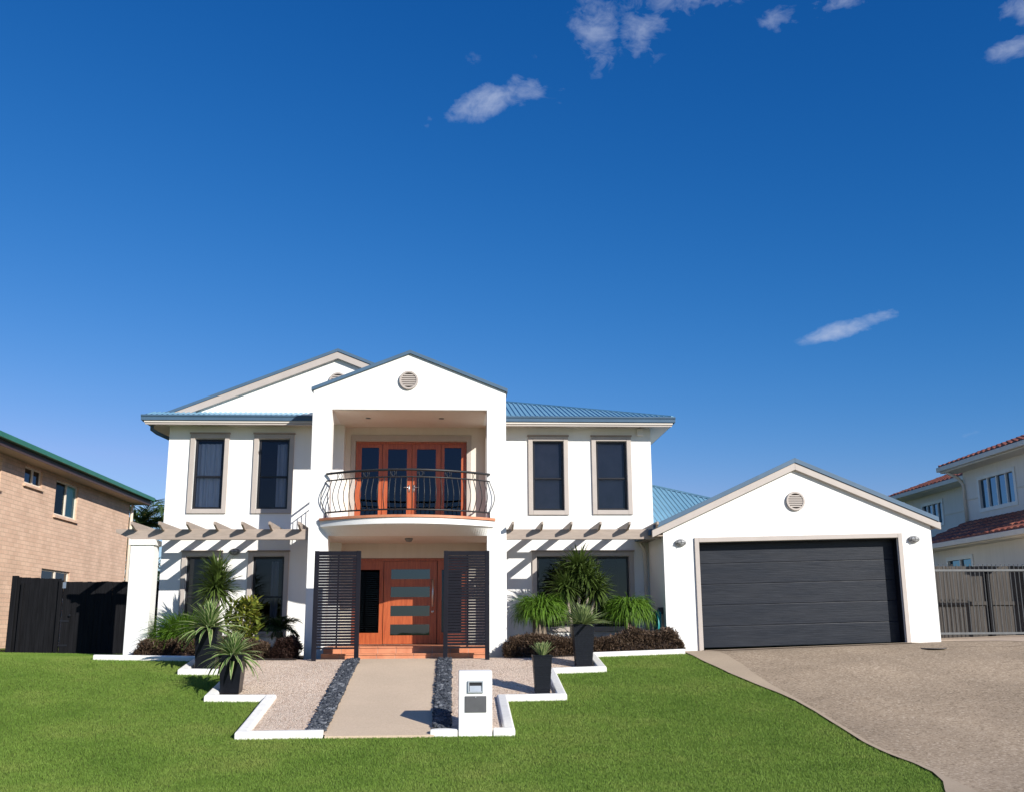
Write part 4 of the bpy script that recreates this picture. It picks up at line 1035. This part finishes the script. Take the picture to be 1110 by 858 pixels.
# ------------------------------------------------------------------ right boundary and neighbour
gr = thing('metal_gate', 'grey tubular metal gate at the right of the garage', 'gate', (12.4, 24.0, .55))
m = MB(); m.box(11.0, 13.9, 23.97, 24.03, 2.08, 2.13); m.box(11.0, 13.9, 23.97, 24.03, .62, .67); m.build('rails', GATEM, gr, bevel=.004)
m = MB(); m.box(11.0, 11.06, 23.965, 24.035, .5, 2.2); m.box(13.84, 13.9, 23.965, 24.035, .5, 2.2); m.build('posts', GATEM, gr, bevel=.004)
x = 11.14
while x < 13.84:
    m = MB(); m.tube([(x, 24.0, .62), (x, 24.0, 2.25)], .009, 6); m.build('baluster', GATED, gr); x += .108
pf = thing('paling_fence', 'weathered grey timber paling fence behind the metal gate', 'fence', (12.8, 25.3, .5))
m = MB(); boards(m, 10.85, 14.65, 25.3, .5, lambda x: 2.28, .085, .006); m.build('palings', GREYPALE, pf)
m = MB(); m.box(10.85, 14.65, 25.26, 25.295, 1.32, 1.41); m.build('rail', GREYPALE, pf)
for x in (11.9, 13.35): m = MB(); m.box(x, x+.1, 25.22, 25.295, .4, 2.2); m.build('post', BLACKT, pf)

rb = thing('cream_house', 'cream rendered neighbour house with red tiled roofs at the right edge', 'house', (17, 29, .4))
XA, XF, XLo = 16.0, 17.4, 14.7
WN = (28.05, 30.1, 4.2, 5.18); WF = (35.35, 36.95, 4.33, 5.16); WL = (28.4, 29.9, 1.9, 2.74)
mb = MB(); wall(mb, 'x', 24.2, 31, 2.5, 5.5, [WN], XA, XA+.2); mb.box(XA+.2, 26, 30.8, 31, 2.5, 5.5); mb.box(XA+.2, 26, 24.2, 24.4, 2.5, 5.5); mb.build('wall', CREAM_R, rb)
mb = MB(); wall(mb, 'x', 31, 38.4, 0, 5.5, [WF], XF, XF+.2); mb.box(XF+.2, 26, 38.2, 38.4, 0, 5.5); mb.build('wall', CREAM_R, rb)
mb = MB(); wall(mb, 'x', 24.4, 31, 0, 3.1, [WL], XLo, XLo+.2); mb.box(XLo+.2, 26, 24.4, 24.6, 0, 3.1); mb.box(XLo+.2, XF, 30.8, 31, 0, 3.1); mb.build('wall', CREAM_R, rb)
mb = MB(); mb.box(17.9, 26, 24.6, 38, .2, 5.4); mb.build('interior', INT, rb)
mb = MB(); [mb.box(X_-.025, X_-.002, a, b, 4.60, 4.64) for X_, a, b in ((XA, 24.2, 27.98), (XA, 30.17, 31), (XF, 31, 35.28), (XF, 37.02, 38.3))]; mb.build('string_course', CREAM_T, rb)
for (y0, y1, z0_, z1_), xx, nn in ((WN, XA, 4), (WF, XF, 4), (WL, XLo, 2)):
    w = tag_part('window', rb); m = MB(); t_ = .06; xa, xb = xx-.03, xx+.1
    m.box(xa, xb, y0-.05, y0+t_, z0_-.05, z1_+.05); m.box(xa, xb, y1-t_, y1+.05, z0_-.05, z1_+.05); m.box(xa, xb, y0+t_, y1-t_, z0_-.05, z0_+t_); m.box(xa, xb, y0+t_, y1-t_, z1_-t_, z1_+.05)
    for q in range(1, nn): yy = y0+(y1-y0)*q/nn; m.box(xa+.03, xb, yy-.03, yy+.03, z0_+t_, z1_-t_)
    m.build('frame', WHITEP, w)
    m = MB(); m.face([(xx+.05, y0+t_, z0_+t_), (xx+.05, y1-t_, z0_+t_), (xx+.05, y1-t_, z1_-t_), (xx+.05, y0+t_, z1_-t_)]); m.build('pane', GLASS_S, w)
def tile_roof(x0, x1, ya, yb, z0_, sl, name, ycut=None):
    m = MB(); n = int((yb-ya)/.075); xs = [x0+(x1-x0)*i/int((x1-x0)/.33) for i in range(int((x1-x0)/.33)+1)]
    for i in range(n):
        y_a, y_b = ya+i*.075, ya+(i+1)*.075
        h = lambda y: .05*abs(math.sin(PI*(y-ya)/.3))
        for a, b in zip(xs, xs[1:]):
            za, zb = z0_+(a-x0)*sl, z0_+(b-x0)*sl
            m.face([(a, y_a, za+h(y_a)+.03), (b+.04, y_a, zb+h(y_a)), (b+.04, y_b, zb+h(y_b)), (a, y_b, za+h(y_b)+.03)])
            m.face([(a, y_a, za+h(y_a)+.03), (a, y_b, za+h(y_b)+.03), (a, y_b, za-.03), (a, y_a, za-.03)])
    m.build(name, TILE, rb)
m = MB(); m.prism([(16.0, 5.56), (21, 7.40), (26, 5.56)], 24.2, 24.4); m.build('gable_wall', CREAM_R, rb)
tile_roof(15.36, 21, 23.6, 31.3, 5.68, .35, 'roof'); tile_roof(16.76, 21, 31.3, 38.9, 5.62, .35, 'roof'); tile_roof(14.14, 16.0, 23.7, 30.9, 3.18, .41, 'roof')
m = MB(); m.prism([(21, 5.68+5.64*.35-.05), (26.6, 5.68), (26.6, 5.6), (21, 7.3)], 23.6, 38.9); m.build('roof', TILE, rb)
for xg, ya, yb, zt in ((15.30, 23.6, 31.3, 5.68), (16.70, 31.31, 38.9, 5.62), (14.10, 23.7, 30.9, 3.17)):
    m = MB(); m.box(xg, xg+.13, ya, yb, zt-.14, zt); m.build('gutter', CREAM_T, rb, bevel=.01)
m = MB(); m.box(15.43, XA, 23.6, 31.3, 5.50, 5.54); m.box(16.83, XF, 31.3, 38.8, 5.46, 5.5); m.box(14.23, XLo, 23.7, 30.9, 3.0, 3.04); m.build('soffit', CREAM_T, rb)
m = MB(); m.tube([(15.42, 30.9, 5.5), (15.8, 30.9, 5.3), (15.93, 30.9, 5.1), (15.93, 30.9, 3.9)], .05, 8); m.build('downpipe', CREAM_T, rb, smooth=True)

# ------------------------------------------------------------------ palms and tree behind
def palm(x, y, ztop, nf, L, label, mt=F_PALM, droop=2.3):
    t = thing('palm_tree', label, 'palm', (x, y, .2), 'palms behind the fence')
    m = MB(); m.tube([(x, y, 0), (x+.1, y, ztop*.5), (x, y, ztop)], [.2, .15, .13], 10); m.build('trunk', BARK, t, smooth=True)
    m = MB(); r = MB(); feather(m, (x, y, ztop), nf, L, droop, -.1, 1.25, .075, .75, 34, r); m.build('crown', mt, t, smooth=True); r.build('frond_stems', F_OLIVE, t)
palm(-12.75, 43, 4.9, 26, 2.9, 'feathery palm showing above the pergola end by the brick house')
palm(-12.2, 41.5, 1.9, 18, 2.3, 'lower palm behind the black fence left of the white post', F_PALM, 1.7)
t = thing('bushy_tree', 'olive green bushy tree glimpsed between the post and the house', 'tree', (-11.7, 46, .2))
m = MB(); m.tube([(-11.7, 46, 0), (-11.7, 46, 2.0)], [.16, .1], 8)
tips = []
for i in range(9):
    a = i*2.4; q = (-11.7+1.0*math.cos(a), 46+1.0*math.sin(a), 2.6+.3*(i % 4)); tips.append(q); m.tube([(-11.7, 46, 1.7), q], [.07, .02], 6)
m.build('trunk', BARK, t, smooth=True)
m = MB()
for i in range(1500):
    c = random.choice(tips); v = Vector((random.gauss(0, 1), random.gauss(0, 1), random.gauss(0, .8))).normalized()*random.uniform(.2, .85)
    m.leaf((c[0]+v.x, c[1]+v.y, c[2]+v.z), random.uniform(0, 6.3), random.uniform(-.5, 1), random.uniform(.16, .3), .07, .8, 3, 0, random.uniform(-1, 1))
m.build('crown', F_OLIVE, t, smooth=True)

# ------------------------------------------------------------------ sky, sun, camera
AZ, EL = math.radians(142), math.radians(25.5)
w = bpy.data.worlds.new('World'); sc.world = w; w.use_nodes = True; nt = w.node_tree; N = nt.nodes.new; L = nt.links.new
bg = nt.nodes['Background']
sk = N('ShaderNodeTexSky'); sk.sky_type = 'NISHITA'; sk.sun_disc = False; sk.sun_elevation = EL; sk.sun_rotation = AZ
sk.altitude = 0; sk.air_density = 1.0; sk.dust_density = .25; sk.ozone_density = 3.0
bg.inputs[1].default_value = .10
tc = N('ShaderNodeTexCoord'); DIR = tc.outputs['Generated']
def direction(px, py):
    f, cx, cy = 1110., 555., 429.
    return (CR*((px-cx)/f)-CU*((py-cy)/f)+CF).normalized()
th, ps, ro = math.radians(12.7), math.radians(3.42), .006
CF = Vector((math.sin(ps)*math.cos(th), math.cos(ps)*math.cos(th), math.sin(th))); r0 = Vector((math.cos(ps), -math.sin(ps), 0)); u0 = r0.cross(CF)
CR = r0*math.cos(ro)-u0*math.sin(ro); CU = u0*math.cos(ro)+r0*math.sin(ro)
def vdot(v):
    d = N('ShaderNodeVectorMath'); d.operation = 'DOT_PRODUCT'; L(DIR, d.inputs[0]); d.inputs[1].default_value = v; return d.outputs['Value']
def math_(op, a, b=None, clamp=False):
    m = N('ShaderNodeMath'); m.operation = op; m.use_clamp = clamp
    for i, x in enumerate((a, b)):
        if x is None: continue
        if isinstance(x, (int, float)): m.inputs[i].default_value = x
        else: L(x, m.inputs[i])
    return m.outputs[0]
# cloud wisps: world directions (azimuth, elevation in degrees), half sizes and tilt in degrees, strength
CL = [(2.6, 28.9, 4.4, 1.5, 17, 1.12), (5.8, 30.0, 2.8, 2.0, -30, .6), (1.2, 31.0, 1.0, 1.0, 0, .45), (-1.6, 27.6, 1.3, .9, 0, .6), (8.9, 32.0, 2.3, 3.2, 10, .95), (11.6, 31.8, 2.8, 2.4, 30, .95), (15.0, 33.6, 6.0, 1.8, 4, 1.0), (19.8, 31.7, 1.9, 1.2, 10, .85), (23.6, 32.2, 2.9, 1.1, 14, 1.0), (22.6, 15.6, 4.0, .75, 12, 1.25), (33.0, 29.6, 2.0, 1.4, -20, 1.0), (32.2, 28.1, 2.2, .9, 5, 1.0), (20.1, 27.2, 1.3, .5, 10, .5), (24.9, 27.8, 1.5, .7, 10, .35), (27.8, 9.5, 3.0, .5, 0, .4)]
tot = None
for az, el, a, b, tilt, amt in CL:
    az, el, tilt = map(math.radians, (az, el, tilt))
    c = Vector((math.sin(az)*math.cos(el), math.cos(az)*math.cos(el), math.sin(el)))
    e1 = Vector((math.cos(az), -math.sin(az), 0)); e2 = e1.cross(c)
    u = e1*math.cos(tilt)+e2*math.sin(tilt); v = -e1*math.sin(tilt)+e2*math.cos(tilt)
    x = math_('DIVIDE', vdot(u), math.radians(a*.98)); y = math_('DIVIDE', vdot(v), math.radians(b*.95))
    r2 = math_('ADD', math_('MULTIPLY', x, x), math_('MULTIPLY', y, y))
    m = math_('SUBTRACT', 1.0, r2, True); m = math_('MULTIPLY', m, math_('GREATER_THAN', vdot(c), .5)); m = math_('MULTIPLY', math_('POWER', m, 1.1), amt)
    tot = m if tot is None else math_('MAXIMUM', tot, m)
def cloud_noise(scale, detail, dist):
    mp = N('ShaderNodeMapping'); L(DIR, mp.inputs[0]); mp.inputs['Scale'].default_value = (1, 1, 1.6)
    nz = N('ShaderNodeTexNoise'); nz.inputs['Scale'].default_value = scale; nz.inputs['Detail'].default_value = detail; nz.inputs['Roughness'].default_value = .6; nz.inputs['Distortion'].default_value = dist; L(mp.outputs[0], nz.inputs['Vector']); return nz.outputs['Fac']
big, fine = cloud_noise(20, 7, .5), cloud_noise(60, 8, .8)
nn = math_('ADD', math_('MULTIPLY', big, .68), math_('MULTIPLY', fine, .32))
dens = math_('MULTIPLY', math_('MULTIPLY', math_('ADD', math_('SUBTRACT', nn, .70), math_('MULTIPLY', tot, .34)), 2.3, True), math_('MULTIPLY', tot, 1.4, True))
dens = math_('MULTIPLY', dens, .78)
# polarised deep blue grade of the sky colour, channel by channel
spl = N('ShaderNodeSeparateColor'); L(sk.outputs[0], spl.inputs[0]); cmb = N('ShaderNodeCombineColor')
for ci, (g, k) in enumerate(((2.5, 26.5), (1.2, 6.5), (.885, 7.7))):
    q = math_('MULTIPLY', spl.outputs[ci], .1)
    L(math_('MINIMUM', math_('MULTIPLY', math_('POWER', q, g), k), math_('MULTIPLY', q, (5.5, 8.0, 9.5)[ci])), cmb.inputs[ci])
mx = N('ShaderNodeMix'); mx.data_type = 'RGBA'; L(dens, mx.inputs[0]); L(cmb.outputs[0], mx.inputs[6]); mx.inputs[7].default_value = (4.0, 4.5, 5.7, 1)
L(mx.outputs[2], bg.inputs[0])

sl = bpy.data.lights.new('sun', 'SUN'); sl.energy = 4.4; sl.angle = math.radians(.53); sl.color = (1, .96, .885)
so = bpy.data.objects.new('sun', sl); col.objects.link(so); so.location = (12, -15, 20)
sd = Vector((math.sin(AZ)*math.cos(EL), math.cos(AZ)*math.cos(EL), math.sin(EL)))
so.rotation_euler = (-sd).to_track_quat('-Z', 'Y').to_euler()

cam = bpy.data.cameras.new('camera'); cam.lens = 36; cam.sensor_width = 36; cam.sensor_fit = 'HORIZONTAL'; cam.clip_end = 2000; cam.clip_start = .1
co = bpy.data.objects.new('camera', cam); col.objects.link(co)
M4 = Matrix((CR, CU, -CF)).transposed().to_4x4(); M4.translation = Vector((0, 0, .85)); co.matrix_world = M4
sc.camera = co
vs_ = sc.view_settings; vs_.view_transform = 'Standard'; vs_.look = 'None'; vs_.exposure = .5; vs_.gamma = 1
sc.render.resolution_x, sc.render.resolution_y = 1024, 791
